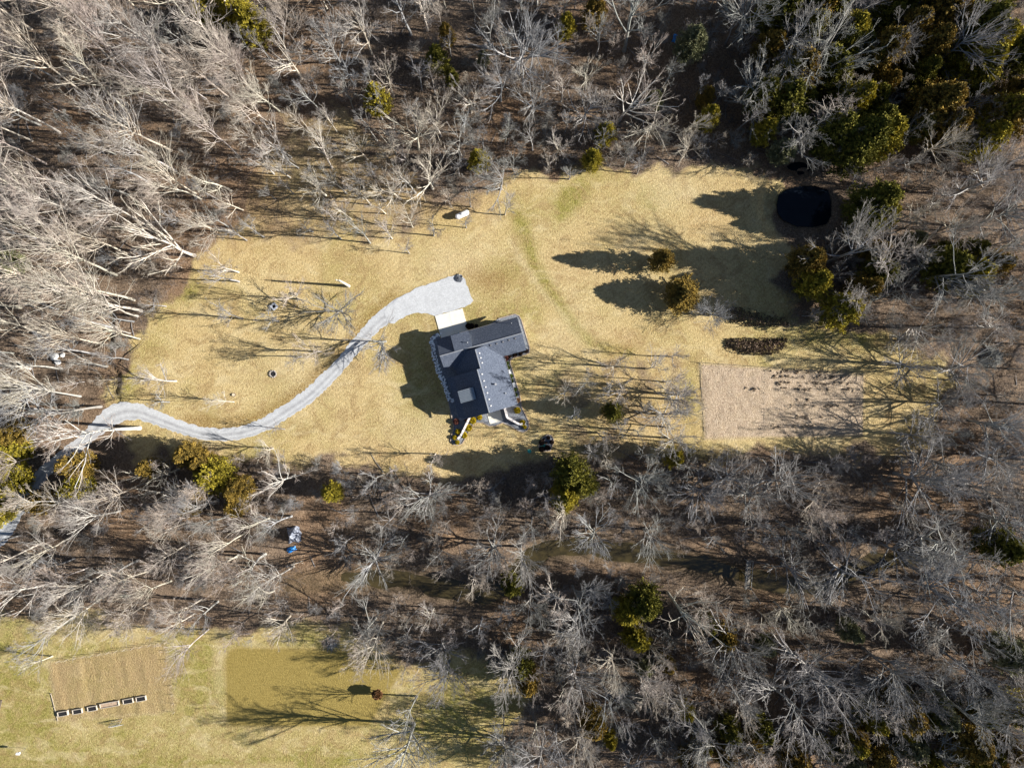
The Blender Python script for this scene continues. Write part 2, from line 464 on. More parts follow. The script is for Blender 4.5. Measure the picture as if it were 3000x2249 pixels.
col = n.mix(n.mapr(n.math('ADD', a1[0], n.math('MULTIPLY', n.math('SUBTRACT', mid, .5), .7)), .25, .75, 0, 1), lit, grass)
so = n.ramp(fine, [(.3, (.24, .175, .12)), (.5, (.42, .32, .23)), (.7, (.57, .465, .35))])
so2 = n.ramp(fine, [(.3, (.25, .165, .08)), (.7, (.44, .325, .17))])
so = n.mix(a3[1], so, so2)
col = n.mix(n.math('MULTIPLY', a1[2], n.mapr(mid, .3, .7, 1.0, .85)), col, so)
col = n.mix(n.math('MULTIPLY', a2[1], n.mapr(fine, .3, .6, 1, .4)), col, (.10, .075, .04))
col = n.mix(1.0, col, n.ramp(n.noise(4.2, 4, .8, n.scale(v, 1, .7, 1), .4), [(.30, (.78, .77, .75)), (.5, (.99, .99, .99)), (.70, (1.14, 1.14, 1.13))]), 'MULTIPLY')
t.links.new(col, b.inputs['Base Color'])
hgt = n.math('ADD', n.math('MULTIPLY', fine, 1.0), n.math('MULTIPLY', tiny, .45))
n.bump(hgt, 1.0, .30, b)
me = fast_mesh('ground', np.stack([GX, GY, gz], -1).reshape(-1, 3), quads=quads, mat=gm, smooth=True)
tint = .55 * blob_at(GX, GY, 1180, 520, 160, 110) + .6 * blob_at(GX, GY, 1330, 590, 120, 60) + .5 * blob_at(GX, GY, 1420, 820, 90, 40) + .45 * blob_at(GX, GY, 2080, 640, 80, 60) + .5 * blob_at(GX, GY, 1150, 1340, 220, 40)
tint = tint + .5 * blob_at(GX, GY, 820, 640, 160, 120) + .5 * blob_at(GX, GY, 1830, 1010, 90, 60) + .5 * blob_at(GX, GY, 1850, 1200, 110, 110) + .4 * blob_at(GX, GY, 2650, 1150, 80, 100) + .4 * blob_at(GX, GY, 1720, 780, 120, 60)
pale = .5 * blob_at(GX, GY, 1320, 760, 120, 60) + .5 * blob_at(GX, GY, 900, 1080, 130, 80) + .5 * blob_at(GX, GY, 1660, 980, 80, 60) + .5 * blob_at(GX, GY, 1250, 1260, 120, 60) + .6 * blob_at(GX, GY, 1960, 560, 100, 50) + .5 * blob_at(GX, GY, 250, 1840, 220, 30) + .5 * blob_at(GX, GY, 640, 1950, 18, 120)
track = np.exp(-(ldist(GX, GY, [(1490, 700), (1530, 770), (1600, 870), (1660, 930)]) / .5) ** 2) * .5
c4 = np.stack([np.clip(tint, 0, 1), np.clip(pale + track, 0, 1), np.zeros_like(lawn), np.ones_like(lawn)], -1)
for nm, cc in (('zone', c1), ('zone_b', c2), ('zone_c', c3), ('zone_d', c4)):
    at = me.color_attributes.new(nm, 'FLOAT_COLOR', 'POINT')
    at.data.foreach_set('color', cc.astype(np.float32).ravel())
tag(link('ground', me), 'winter ground of dry tan lawn and brown leaf litter', 'ground', kind='structure')

# --- water
M['pond'] = simple('pond', (.004, .006, .010), (.006, .009, .014), .5, .06, .12)
m, t, b = nodes('creek', .12, .4)
n = N(t)
f = n.noise(.5, 3, .6, n.pos())
t.links.new(n.ramp(f, [(.3, (.022, .018, .009)), (.7, (.070, .053, .022))]), b.inputs['Base Color'])
n.bump(n.noise(2.0, 2, .5, n.pos()), .15, .05, b)
M['creek'] = m

def sheet(name, poly, z, mat, grow=0.0):
    w = px2w(poly)
    c = w.mean(0)
    v_ = [(p[0] + (p[0] - c[0]) * grow, p[1] + (p[1] - c[1]) * grow, z) for p in w]
    mb = MB(); mb.add(v_, [tuple(range(len(v_)))[::-1]])
    o = mb.build(name, mat)
    if o.data.polygons[0].normal.z < 0: o.data.flip_normals()
    return o
tag(sheet('pond', POND, -.45, M['pond'], .06), 'round black farm pond at the lawn edge', 'pond', kind='structure')
tag(sheet('puddle_pond', POND2, -.35, M['pond'], .06), 'small dark pool above the black pond', 'pool', kind='structure')
w = px2w(CREEK)
mb = MB()
vv, ff = [], []
for i, p in enumerate(w):
    d = w[min(i + 1, len(w) - 1)] - w[max(i - 1, 0)]; d = d / np.hypot(*d)
    for s_ in (-1, 1):
        vv.append((p[0] - d[1] * s_ * CREEK_W * 1.6, p[1] + d[0] * s_ * CREEK_W * 1.6, -.46))
    if i: ff.append((2 * i - 2, 2 * i - 1, 2 * i + 1, 2 * i))
mb.add(vv, ff)
o = mb.build('creek', M['creek'])
if o.data.polygons[0].normal.z < 0: o.data.flip_normals()
tag(o, 'shallow olive brown creek winding through the lower woods', 'creek', kind='structure')

# --- driveway
def resample(line, widths, step):
    pts = [np.array(P(*p)) for p in line]
    out, wid = [], []
    for i in range(len(pts) - 1):
        p0, p1, p2, p3 = pts[max(i - 1, 0)], pts[i], pts[i + 1], pts[min(i + 2, len(pts) - 1)]
        k = max(2, int(np.hypot(*(p2 - p1)) / step))
        for j in range(k):
            t_ = j / k
            q = .5 * ((2 * p1) + (-p0 + p2) * t_ + (2 * p0 - 5 * p1 + 4 * p2 - p3) * t_ ** 2 + (-p0 + 3 * p1 - 3 * p2 + p3) * t_ ** 3)
            out.append(q); wid.append(widths[i] * (1 - t_) + widths[i + 1] * t_)
    out.append(pts[-1]); wid.append(widths[-1])
    return np.array(out), np.array(wid) * S
def gravel(name, tracks):
    m, t, b = nodes(name, .95, .1)
    n = N(t)
    v = n.pos()
    f = n.noise(4.5, 5, .85, v)
    g = n.noise(.8, 5, .75, v, .5)
    c = n.ramp(f, [(.28, (.31, .315, .32)), (.5, (.45, .455, .46)), (.72, (.58, .585, .59))])
    c = n.mix(n.mapr(g, .45, .72, 0, .6), c, (.33, .33, .335))
    if tracks:
        r, _, _ = n.attr('across')
        st = n.ramp(r, [(.0, (0, 0, 0)), (.14, (.9, .9, .9)), (.30, (.05, .05, .05)), (.5, (1, 1, 1)), (.70, (.05, .05, .05))])
        c = n.mix(n.math('MULTIPLY', st, n.mapr(g, .3, .65, .35, .95)), c, (.25, .25, .255))
    t.links.new(c, b.inputs['Base Color'])
    n.bump(f, .7, .05, b)
    return m
cl, wd = resample(DRIVE, DRIVE_W, .4); wd = wd * .93
K = 7
vv, ff, ac = [], [], []
for i, p in enumerate(cl):
    d = cl[min(i + 1, len(cl) - 1)] - cl[max(i - 1, 0)]; d = d / np.hypot(*d)
    for j in range(K):
        s_ = j / (K - 1) * 2 - 1
        e = random.uniform(-.16, .16) if abs(s_) == 1 else 0
        q = s_ * wd[i] / 2 + e
        x, y = p[0] - d[1] * q, p[1] + d[0] * q
        vv.append((x, y, max(0, hz(x, y)) + .05 - .035 * s_ * s_)); ac.append((s_ + 1) / 2)
    if i:
        for j in range(K - 1):
            a_ = (i - 1) * K + j
            ff.append((a_, a_ + K, a_ + K + 1, a_ + 1))
me = fast_mesh('driveway', vv, quads=ff, mat=gravel('drive_gravel', True), smooth=True)
at = me.color_attributes.new('across', 'FLOAT_COLOR', 'POINT')
at.data.foreach_set('color', np.array([(a_, a_, a_, 1) for a_ in ac], np.float32).ravel())
if me.polygons[0].normal.z < 0: me.flip_normals()
tag(link('driveway', me), 'pale gravel driveway curving from the lower woods to the house', 'driveway', kind='structure')

def rough_poly(poly, step=.5, jit=.12):
    w = px2w(poly); out = []
    for a_, b_ in zip(w, np.roll(w, -1, 0)):
        k = max(1, int(np.hypot(*(b_ - a_)) / step))
        for j in range(k):
            q = a_ + (b_ - a_) * j / k
            out.append((q[0] + random.uniform(-jit, jit), q[1] + random.uniform(-jit, jit)))
    return out
def flat(name, pts, z, mat, skirt=0.0):
    mb = MB()
    k = len(pts)
    v_ = [(x, y, z) for x, y in pts]
    mb.add(v_, [tuple(range(k))])
    if skirt:
        mb.add(v_ + [(x, y, z - skirt) for x, y in pts], [(i, (i + 1) % k, k + (i + 1) % k, k + i) for i in range(k)])
    o = mb.build(name, mat)
    if o.data.polygons[0].normal.z < 0: o.data.flip_normals()
    return o
tag(flat('turnaround_pad', rough_poly(PAD), .062, gravel('pad_gravel', False)), 'wide pale gravel turnaround in front of the garage', 'gravel pad', kind='structure')

M['concrete'] = simple('concrete', (.60, .565, .49), (.70, .665, .585), .8, .9, .2, world_space=True)
A15 = math.radians(15.6)
UX, UY = math.cos(A15), math.sin(A15)
HO = P(1400, 1100)
def UV(u, v_):                         # house plan coordinates (metres) -> world
    return (HO[0] + u * UX - v_ * UY, HO[1] + u * UY + v_ * UX)
def slab(name, pts, z, joints=()):
    mb = MB(); q = [UV(*p) for p in pts]
    k = len(q)
    mb.add([(x, y, z) for x, y in q] + [(x, y, z - .12) for x, y in q], [tuple(range(k))] + [(i, (i + 1) % k, k + (i + 1) % k, k + i) for i in range(k)])
    o = mb.build(name, M['concrete'])
    if o.data.polygons[0].normal.z < 0: o.data.flip_normals()
    return o
def apron():
    root = empty('concrete_apron', (*UV(-1.9, 9.8), 0), A15)
    for i in range(2):
        for j in range(2):
            mb = MB(); mb.box(-2.46 + i * 2.47, -.01 + i * 2.47, -2.5 + j * 2.3, -.21 + j * 2.3, 0, .095 + .002 * ((i + j) % 2))
            mb.build('slab', M['concrete'], root)
    tag(root, 'cream concrete apron between the gravel turnaround and the garage', 'apron', kind='structure')
apron()
o = slab('patio', [(-.25, -8.62), (2.1, -8.62), (2.1, -5.9), (-.22, -5.9)], .1)
tag(o, 'small cream concrete patio below the house', 'patio', kind='structure')

# --- planted beds of dark stone chippings and their edging
m, t, b = nodes('slate_chips', .9, .2)
n = N(t)
f = n.noise(7, 4, .8, n.pos())
c = n.ramp(f, [(.3, (.06, .065, .075)), (.5, (.17, .18, .20)), (.7, (.34, .35, .37))])
t.links.new(c, b.inputs['Base Color'])
n.bump(f, 1, .08, b)
M['chips'] = m
M['edging'] = simple('edging', (.25, .19, .14), (.42, .34, .27), 3, .9)
def bed(name, poly, label):
    tag(flat(name, [P(*p) for p in poly], .05, M['chips'], .06), label, 'planting bed', kind='structure')
bed('gravel_bed', BED, 'planting bed of dark slate chippings wrapping round the house')
bed('island_bed', ISLAND, 'oval island bed of slate chippings in the lawn below the house')
def edging(poly, label, closed=True):
    w = [P(*p) for p in poly]
    k = len(w)
    mb = MB()
    for i in range(k if closed else k - 1):
        a_, b_ = Vector((*w[i], 0)), Vector((*w[(i + 1) % k], 0))
        d = (b_ - a_).normalized(); nn = Vector((-d.y, d.x, 0)) * .07
        e = d * .04
        mb.add([a_ - e - nn, b_ + e - nn, b_ + e + nn, a_ - e + nn] + [q + Vector((0, 0, .13 + .004 * (i % 2))) for q in (a_ - e - nn, b_ + e - nn, b_ + e + nn, a_ - e + nn)],
               [(4, 5, 6, 7), (0, 1, 5, 4), (1, 2, 6, 5), (2, 3, 7, 6), (3, 0, 4, 7)])
    tag(mb.build('bed_edging', M['edging']), label, 'edging', kind='structure')
edging(BED[1:41], 'low brown edging round the house planting bed', False)
edging(ISLAND, 'low pale edging round the oval island bed')

# ---------------------------------------------------------------- the house
m, t, b = nodes('shingle', .9, .25)
n = N(t)
v = n.obj()
f = n.noise(5.0, 4, .75, v)
g = n.noise(.5, 3, .6, v)
c = n.ramp(f, [(.28, (.032, .041, .060)), (.5, (.070, .083, .112)), (.74, (.145, .162, .20))])
c = n.mix(n.mapr(g, .4, .7, 0, .35), c, (.06, .071, .096))
t.links.new(c, b.inputs['Base Color'])
n.bump(f, .7, .03, b)
M['shingle'] = m
M['siding'] = simple('siding', (.50, .49, .46), (.58, .57, .54), 1.5, .7)
M['trim'] = simple('trim', (.72, .72, .70), (.8, .8, .78), 2, .6)
M['ridge_cap'] = simple('ridge_cap', (.16, .17, .19), (.24, .25, .27), 5, .9)
M['metal_roof'] = simple('metal_roof', (.22, .25, .28), (.28, .31, .34), 1.5, .45, .4, metal=.3)
M['vent'] = simple('vent', (.10, .10, .11), (.16, .16, .17), 4, .7)
M['vent_pale'] = simple('vent_pale', (.30, .30, .31), (.38, .38, .39), 4, .6)
M['glass'] = simple('glass', (.015, .02, .03), (.03, .035, .05), 1, .08, .6)
M['door'] = simple('door', (.60, .58, .55), (.68, .66, .62), 1, .6)
PIT = .745
house = empty('house', (*HO, 0), A15)
tag(house, 'dark grey shingled house with crossing gables and a stone patio bed', 'house')

def shell(name, prof, b0, b1, axis_, mat=None, th=.22, hip=None):
    """roof shell: profile [(a, z)] left eave, ridge, right eave (3 or 4 points), extruded b0..b1 along u ('u') or v ('v')"""
    mb = MB()
    k = len(prof)
    def pt(a_, z_, b_): return (b_, a_, z_) if axis_ == 'u' else (a_, b_, z_)
    v_ = []
    for bb in (b0, b1):
        for a_, z_ in prof:
            bq = bb
            if hip and bb == b1 and z_ == max(q[1] for q in prof): bq = bb - hip
            v_.append(pt(a_, z_, bq))
        for a_, z_ in prof:
            bq = bb
            if hip and bb == b1 and z_ == max(q[1] for q in prof): bq = bb - hip
            v_.append(pt(a_, z_ - th, bq))
    f_ = []
    for i in range(k - 1):
        f_.append((i, i + 1, 2 * k + i + 1, 2 * k + i))
        f_.append((k + i, 3 * k + i, 3 * k + i + 1, k + i + 1))
        f_.append((i, k + i, k + i + 1, i + 1))
        if not hip: f_.append((2 * k + i, 2 * k + i + 1, 3 * k + i + 1, 3 * k + i))
    if hip: f_.append(tuple(2 * k + i for i in range(k)))
    f_.append((0, 2 * k, 3 * k, k)); f_.append((k - 1, 2 * k - 1, 4 * k - 1, 3 * k - 1))
    mb.add(v_, f_)
    o = mb.build(name, mat or M['shingle'], house)
    import bmesh
    bm = bmesh.new(); bm.from_mesh(o.data); bmesh.ops.recalc_face_normals(bm, faces=bm.faces[:]); bm.to_mesh(o.data); bm.free()
    return o

RW = 4.88                                  # ridge of the long wing
wing = shell('wing_roof', [(1.88, RW - 2.82 * PIT), (4.7, RW), (7.6, RW - 2.9 * PIT)], -3.4, 9.16, 'u')
west = shell('gable_roof', [(2.5, RW - 2.2 * PIT), (4.7, RW), (7.6, RW - 2.9 * PIT)], -5.02, -3.403, 'u')
Zu, Zl = 2.7 + PIT * 4.2, 2.7 + PIT * 4.77
upper = shell('crossing_roof', [(-3.2, Zu - 4.2 * PIT), (1.0, Zu), (5.2, 2.7)], .873, 4.75, 'v', hip=.6)
lower = shell('main_roof', [(-4.9, 2.62), (-3.75, Zl - 4.18 * PIT), (.43, Zl), (5.2, 2.7)], -6.55, .87, 'v')
def ridge_cap(parent, p0, p1):
    mb = MB(); mb.tube([p0, p1], .11, 5)
    return mb.build('ridge_cap', M['ridge_cap'], parent)
ridge_cap(wing, (-3.38, 4.7, RW - .02), (9.14, 4.7, RW - .02))
ridge_cap(west, (-5.0, 4.7, RW - .02), (-3.42, 4.7, RW - .02))
ridge_cap(upper, (1.0, .9, Zu - .02), (1.0, 4.1, Zu - .02))
ridge_cap(lower, (.43, -6.5, Zl - .02), (.43, .85, Zl - .02))
# walls
def wall_box(u0, u1, v0, v1, z1):
    mb = MB(); mb.box(u0, u1, v0, v1, -.1, z1)
    return mb.build('wall', M['siding'], house)
def gable_wall(prof, b0, b1, axis_):
    mb = MB(); k = len(prof)
    def pt(a_, z_, b_): return (b_, a_, z_) if axis_ == 'u' else (a_, b_, z_)
    mb.add([pt(a_, z_, b0) for a_, z_ in prof] + [pt(a_, z_, b1) for a_, z_ in prof],
           [tuple(range(k)), tuple(range(2 * k - 1, k - 1, -1))] + [(i, k + i, k + (i + 1) % k, (i + 1) % k) for i in range(k)])
    return mb.build('wall', M['siding'], house)
gable_wall([(2.3, -.1), (2.3, 2.55), (4.7, RW - .35), (7.15, 2.5), (7.15, -.1)], -3.3, 8.85, 'u')
gable_wall([(2.8, -.1), (2.8, 2.95), (4.7, RW - .35), (7.15, 2.5), (7.15, -.1)], -4.7, -3.305, 'u')
gable_wall([(-3.9, -.1), (-3.9, 2.6), (.43, Zl - .4), (4.8, 2.55), (4.8, -.1)], -6.2, .7, 'v')
gable_wall([(-2.9, -.1), (-2.9, 2.6), (1.0, Zu - .4), (4.8, 2.55), (4.8, -.1)], .705, 4.0, 'v')
# shed dormer over the garage and shed dormer with ribbed metal roof
def wedge(name, u0, u1, v0, v1, zf, mat, parent):
    """box whose top follows zf(u, v) and whose foot is sunk in the roof"""
    mb = MB()
    q = [(u0, v0), (u1, v0), (u1, v1), (u0, v1)]
    mb.add([(x, y, 2.45) for x, y in q] + [(x, y, zf(x, y)) for x, y in q], [(3, 2, 1, 0), (4, 5, 6, 7), (0, 1, 5, 4), (1, 2, 6, 5), (2, 3, 7, 6), (3, 0, 4, 7)])
    return mb.build(name, mat, parent)
def plate(name, u0, u1, v0, v1, zf, mat, parent, th=.14):
    mb = MB()
    q = [(u0, v0), (u1, v0), (u1, v1), (u0, v1)]
    mb.add([(x, y, zf(x, y)) for x, y in q] + [(x, y, zf(x, y) + th) for x, y in q], [(3, 2, 1, 0), (4, 5, 6, 7), (0, 1, 5, 4), (1, 2, 6, 5), (2, 3, 7, 6), (3, 0, 4, 7)])
    return mb.build(name, mat, parent)
zn = lambda u, v_: 4.78 - (v_ - 4.72) * .2
dn = wedge('dormer', -2.3, .52, 4.75, 7.2, zn, M['siding'], house)
dr = plate('dormer_roof', -2.42, .63, 4.73, 7.52, zn, M['shingle'], dn)
for du in (-1.7, -.3):
    MB().box(du - .35, du + .35, 7.2, 7.24, 3.05, 3.7).build('window', M['glass'], dn)
zw = lambda u, v_: 5.22 + (u + 1.1) * .15
dw = wedge('dormer', -3.6, -1.12, -3.68, -1.85, zw, M['siding'], house)
dwr = plate('dormer_roof', -3.74, -1.05, -3.78, -1.76, zw, M['metal_roof'], dw)
for i in range(9):
    vv_ = -3.74 + i * .243
    mb = MB()
    mb.add([(-3.74, vv_, zw(-3.74, 0) + .135), (-1.05, vv_, zw(-1.05, 0) + .135), (-1.05, vv_ + .05, zw(-1.05, 0) + .135), (-3.74, vv_ + .05, zw(-3.74, 0) + .135),
            (-3.74, vv_, zw(-3.74, 0) + .22), (-1.05, vv_, zw(-1.05, 0) + .22), (-1.05, vv_ + .05, zw(-1.05, 0) + .22), (-3.74, vv_ + .05, zw(-3.74, 0) + .22)],
           [(4, 5, 6, 7), (0, 1, 5, 4), (1, 2, 6, 5), (2, 3, 7, 6), (3, 0, 4, 7)])
    mb.build('seam', M['metal_roof'], dw)
MB().box(-3.64, -3.6, -3.4, -2.2, 3.75, 4.6).build('window', M['glass'], dw)
# roof vents and pipes
zE = lambda u: 2.7 + PIT * (5.2 - u)
zS = lambda v_: RW - (4.7 - v_) * PIT
zN = lambda v_: RW - (v_ - 4.7) * PIT
def vent(parent, u, v_, z, sl_u, sl_v, mat):
    mb = MB()
    q = [(u - .13, v_ - .13), (u + .13, v_ - .13), (u + .13, v_ + .13), (u - .13, v_ + .13)]
    zz = lambda x, y: z + (x - u) * sl_u + (y - v_) * sl_v
    mb.add([(x, y, zz(x, y) - .06) for x, y in q] + [(u + (x - u) * .8, v_ + (y - v_) * .8, zz(x, y) + .17) for x, y in q],
           [(4, 5, 6, 7), (0, 1, 5, 4), (1, 2, 6, 5), (2, 3, 7, 6), (3, 0, 4, 7)])
    return mb.build('roof_vent', mat, parent)
for i in range(6):
    u = 2.55 + i * 1.06
    vent(wing, u, 4.15, zS(4.15), 0, PIT, M['vent'])
for v_ in (3.35, 2.55, 1.7):
    vent(upper, 1.5, v_, zE(1.5), -PIT, 0, M['vent_pale'])
for v_ in (-.1, -1.25, -2.3, -3.3, -4.4, -5.5):
    vent(lower, 1.0, v_, zE(1.0), -PIT, 0, M['vent_pale'])
def pipe(parent, u, v_, z, h, r):
    mb = MB(); mb.tube([(u, v_, z - .1), (u, v_, z + h)], r, 8)
    o = mb.build('vent_pipe', M['vent_pale'], parent)
    MB().tube([(u, v_, z + h), (u, v_, z + h + .1)], r * 1.5, 8).build('pipe_cap', M['vent_pale'], parent)
pipe(lower, 2.7, -2.3, zE(2.7), .75, .13)
pipe(lower, 3.9, -4.2, zE(3.9), .35, .08)
pipe(dn, .05, 5.6, zn(0, 5.6) + .1, .4, .07)
pipe(wing, 7.95, 6.85, zN(6.85), .55, .05)
# doors and windows
def window(face, a0, a1, z0, z1, at_, n_):
    """face 'u' : plane u = at_, spans v a0..a1 ; face 'v' likewise ; n_ = outward sign"""
    fr, pa = MB(), MB()
    d = .05 * n_
    if face == 'u':
        fr.box(min(at_, at_ + d), max(at_, at_ + d), a0 - .09, a1 + .09, z0 - .09, z1 + .09)
        pa.box(min(at_, at_ + d * 1.4), max(at_, at_ + d * 1.4), a0, a1, z0, z1)
    else:
        fr.box(a0 - .09, a1 + .09, min(at_, at_ + d), max(at_, at_ + d), z0 - .09, z1 + .09)
        pa.box(a0, a1, min(at_, at_ + d * 1.4), max(at_, at_ + d * 1.4), z0, z1)
    o = fr.build('window', M['trim'], house)
    pa.build('pane', M['glass'], o)
for v_ in (1.0, -1.2, -3.4, -5.3): window('u', v_ - .5, v_ + .5, .9, 2.1, 4.8, 1)
for v_ in (-.6, -2.6, -4.6): window('u', v_ - .55, v_ + .55, .8, 2.1, -3.9, -1)
window('u', 3.6, 5.6, .9, 2.1, 8.85, 1); window('u', 3.9, 5.5, .9, 2.2, -4.7, -1)
for u in (6.2, 7.8): window('v', u - .5, u + .5, .9, 2.1, 2.3, -1)
window('v', .2, 1.8, .1, 2.1, -6.2, -1); window('v', -2.6, -1.4, .9, 2.1, -6.2, -1)
for u0 in (-4.2, -1.5):
    o = MB().box(u0, u0 + 2.3, 7.15, 7.2, 0, 2.15).build('garage_door', M['door'], house)
    for k_ in range(4):
        MB().box(u0 + .04, u0 + 2.26, 7.2, 7.215, .04 + k_ * .53, .52 + k_ * .53).build('panel', M['door'], o)
# gutters
MB().tube([(-5.0, 7.68, 2.6), (9.1, 7.68, 2.6)], .07, 5).build('gutter', M['vent'], house)
MB().tube([(5.28, 1.8, 2.6), (5.28, -6.5, 2.6)], .07, 5).build('gutter', M['vent'], house)

# --- retaining walls
M['stone'] = simple('stone', (.58, .53, .50), (.76, .71, .68), 2.2, .85, bump=.05)
def retaining(pts, label):
    """pts: (u, v, height); a run of dressed blocks"""
    x0, y0 = UV(pts[0][0], pts[0][1])
    root = empty('retaining_wall', (x0, y0, 0))
    tag(root, label, 'wall')
    for (u0, v0, h0), (u1, v1, h1) in zip(pts[:-1], pts[1:]):
        a_, b_ = Vector((*UV(u0, v0), 0)), Vector((*UV(u1, v1), 0))
        L_ = (b_ - a_).length; k = max(1, round(L_ / .62))
        d = (b_ - a_).normalized(); nn = Vector((-d.y, d.x, 0)) * .17
        for i in range(k):
            s0, s1 = a_ + d * (L_ * i / k + .008), a_ + d * (L_ * (i + 1) / k - .008)
            h = h0 + (h1 - h0) * (i + .5) / k
            h = max(.2, round(h / .2) * .2) + random.uniform(-.01, .01)
            o_ = Vector((x0, y0, 0))
            jn = random.uniform(-.015, .015)
            q = [s0 - nn * (1 + jn), s1 - nn * (1 + jn), s1 + nn * (1 - jn), s0 + nn * (1 - jn)]
            q = [p_ - o_ for p_ in q]
            mb = MB()
            mb.add([(p_.x, p_.y, -.05) for p_ in q] + [(p_.x, p_.y, h) for p_ in q], [(3, 2, 1, 0), (4, 5, 6, 7), (0, 1, 5, 4), (1, 2, 6, 5), (2, 3, 7, 6), (3, 0, 4, 7)])
            mb.build('block', M['stone'], root)
retaining([(2.96, -6.3, 1.6), (2.96, -8.3, 1.5), (4.72, -10.05, .8), (5.75, -10.1, .4)], 'angled pale stone retaining wall right of the patio')
retaining([(-3.2, -6.35, 1.5), (-3.35, -6.7, 1.4), (-5.6, -9.2, .8), (-6.25, -9.55, .4)], 'straight pale stone retaining wall below the house, left of the patio')

# --- band of white rocks behind the house
ROCKS = [(1287, 980), (1276, 984), (1268, 994), (1266, 1008), (1273, 1045), (1283, 1081), (1296, 1107), (1304, 1132), (1310, 1152), (1317, 1169), (1328, 1173)]
M['rock_white'] = simple('rock_white', (.72, .73, .74), (.9, .9, .9), 3, .8)
cl2, _ = resample(ROCKS, [11] * len(ROCKS), .2)
mb = MB()
for p in cl2:
    for k_ in range(4):
        r = random.uniform(.09, .19)
        mb.blob((p[0] + random.uniform(-.4, .4), p[1] + random.uniform(-.25, .25), .05 + r * .3), r * random.uniform(.8, 1.3), r, r * .7, .25, 5, 3)
tag(mb.build('rock_edging', M['rock_white']), 'curving band of white rocks along the shaded side of the house', 'rocks', kind='stuff')

# ---------------------------------------------------------------- foliage shrubs and cedars
def tuft_mesh(name, centers, normals, size, mat, tones, k=4, spread=.75):
    """sprays of k slender leaf-clump triangles round each centre"""
    B = len(centers)
    c = np.repeat(centers, k, 0); nn = np.repeat(normals, k, 0)
    d = nn * .8 + RNG.normal(0, spread, (B * k, 3)); d /= np.linalg.norm(d, axis=1, keepdims=True)
    sz = np.repeat(size, k)[:, None] * RNG.uniform(.6, 1.25, (B * k, 1))
    side = np.cross(d, RNG.normal(0, 1, (B * k, 3))); side /= np.linalg.norm(side, axis=1, keepdims=True)
    base = c - d * sz * .35
    tip = c + d * sz * .75
    w_ = side * sz * (.42 if spread > .6 else .3)
    v_ = np.stack([base - w_ * .35, base * .35 + tip * .65 - w_ * .8, tip, base * .45 + tip * .55 + w_, ], 1).reshape(-1, 3)
    q = np.arange(B * k)[:, None] * 4 + np.arange(4)[None]
    me = fast_mesh(name, v_, quads=q, mat=mat)
    tn = np.repeat(np.repeat(tones, k) + RNG.normal(0, .14, B * k), 4)
    tn = np.clip(tn, 0, 1)
    at = me.color_attributes.new('tone', 'FLOAT_COLOR', 'POINT')
    at.data.foreach_set('color', np.stack([tn, tn, tn, np.ones_like(tn)], -1).astype(np.float32).ravel())
    return me

def crown_points(nb, R, z0, z1, lobes, seed, shape='cedar'):
    r = np.random.default_rng(seed)
    t_ = r.random(nb) ** .85
    ph = r.random(nb) * 2 * math.pi
    if shape == 'cedar':
        prof = np.where(t_ < .28, .62 + .38 * np.sin(t_ / .28 * math.pi / 2), ((1 - t_) / .72) ** .72)
    else:
        prof = np.sqrt(np.clip(1 - (2 * t_ - .9) ** 2 / 1.25, 0, 1))
    lob = np.ones(nb)
    for i in range(lobes):
        pc, tc = r.random() * 2 * math.pi, r.random() * .85
        dph = np.abs((ph - pc + math.pi) % (2 * math.pi) - math.pi)
        lob += r.uniform(-.42, .42) * np.exp(-(dph / .36) ** 2 - ((t_ - tc) / .09) ** 2)
    rr = R * prof * np.clip(lob, .3, 1.6) * (1 - .55 * r.random(nb) ** 1.8)
    c = np.stack([rr * np.cos(ph), rr * np.sin(ph), z0 + (z1 - z0) * t_], -1)
    nn = np.stack([np.cos(ph), np.sin(ph), .7 + .9 * t_], -1)
    nn /= np.linalg.norm(nn, axis=1, keepdims=True)
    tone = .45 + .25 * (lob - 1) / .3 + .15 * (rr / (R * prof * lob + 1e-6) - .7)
    return c, nn, np.clip(tone, .05, .95)

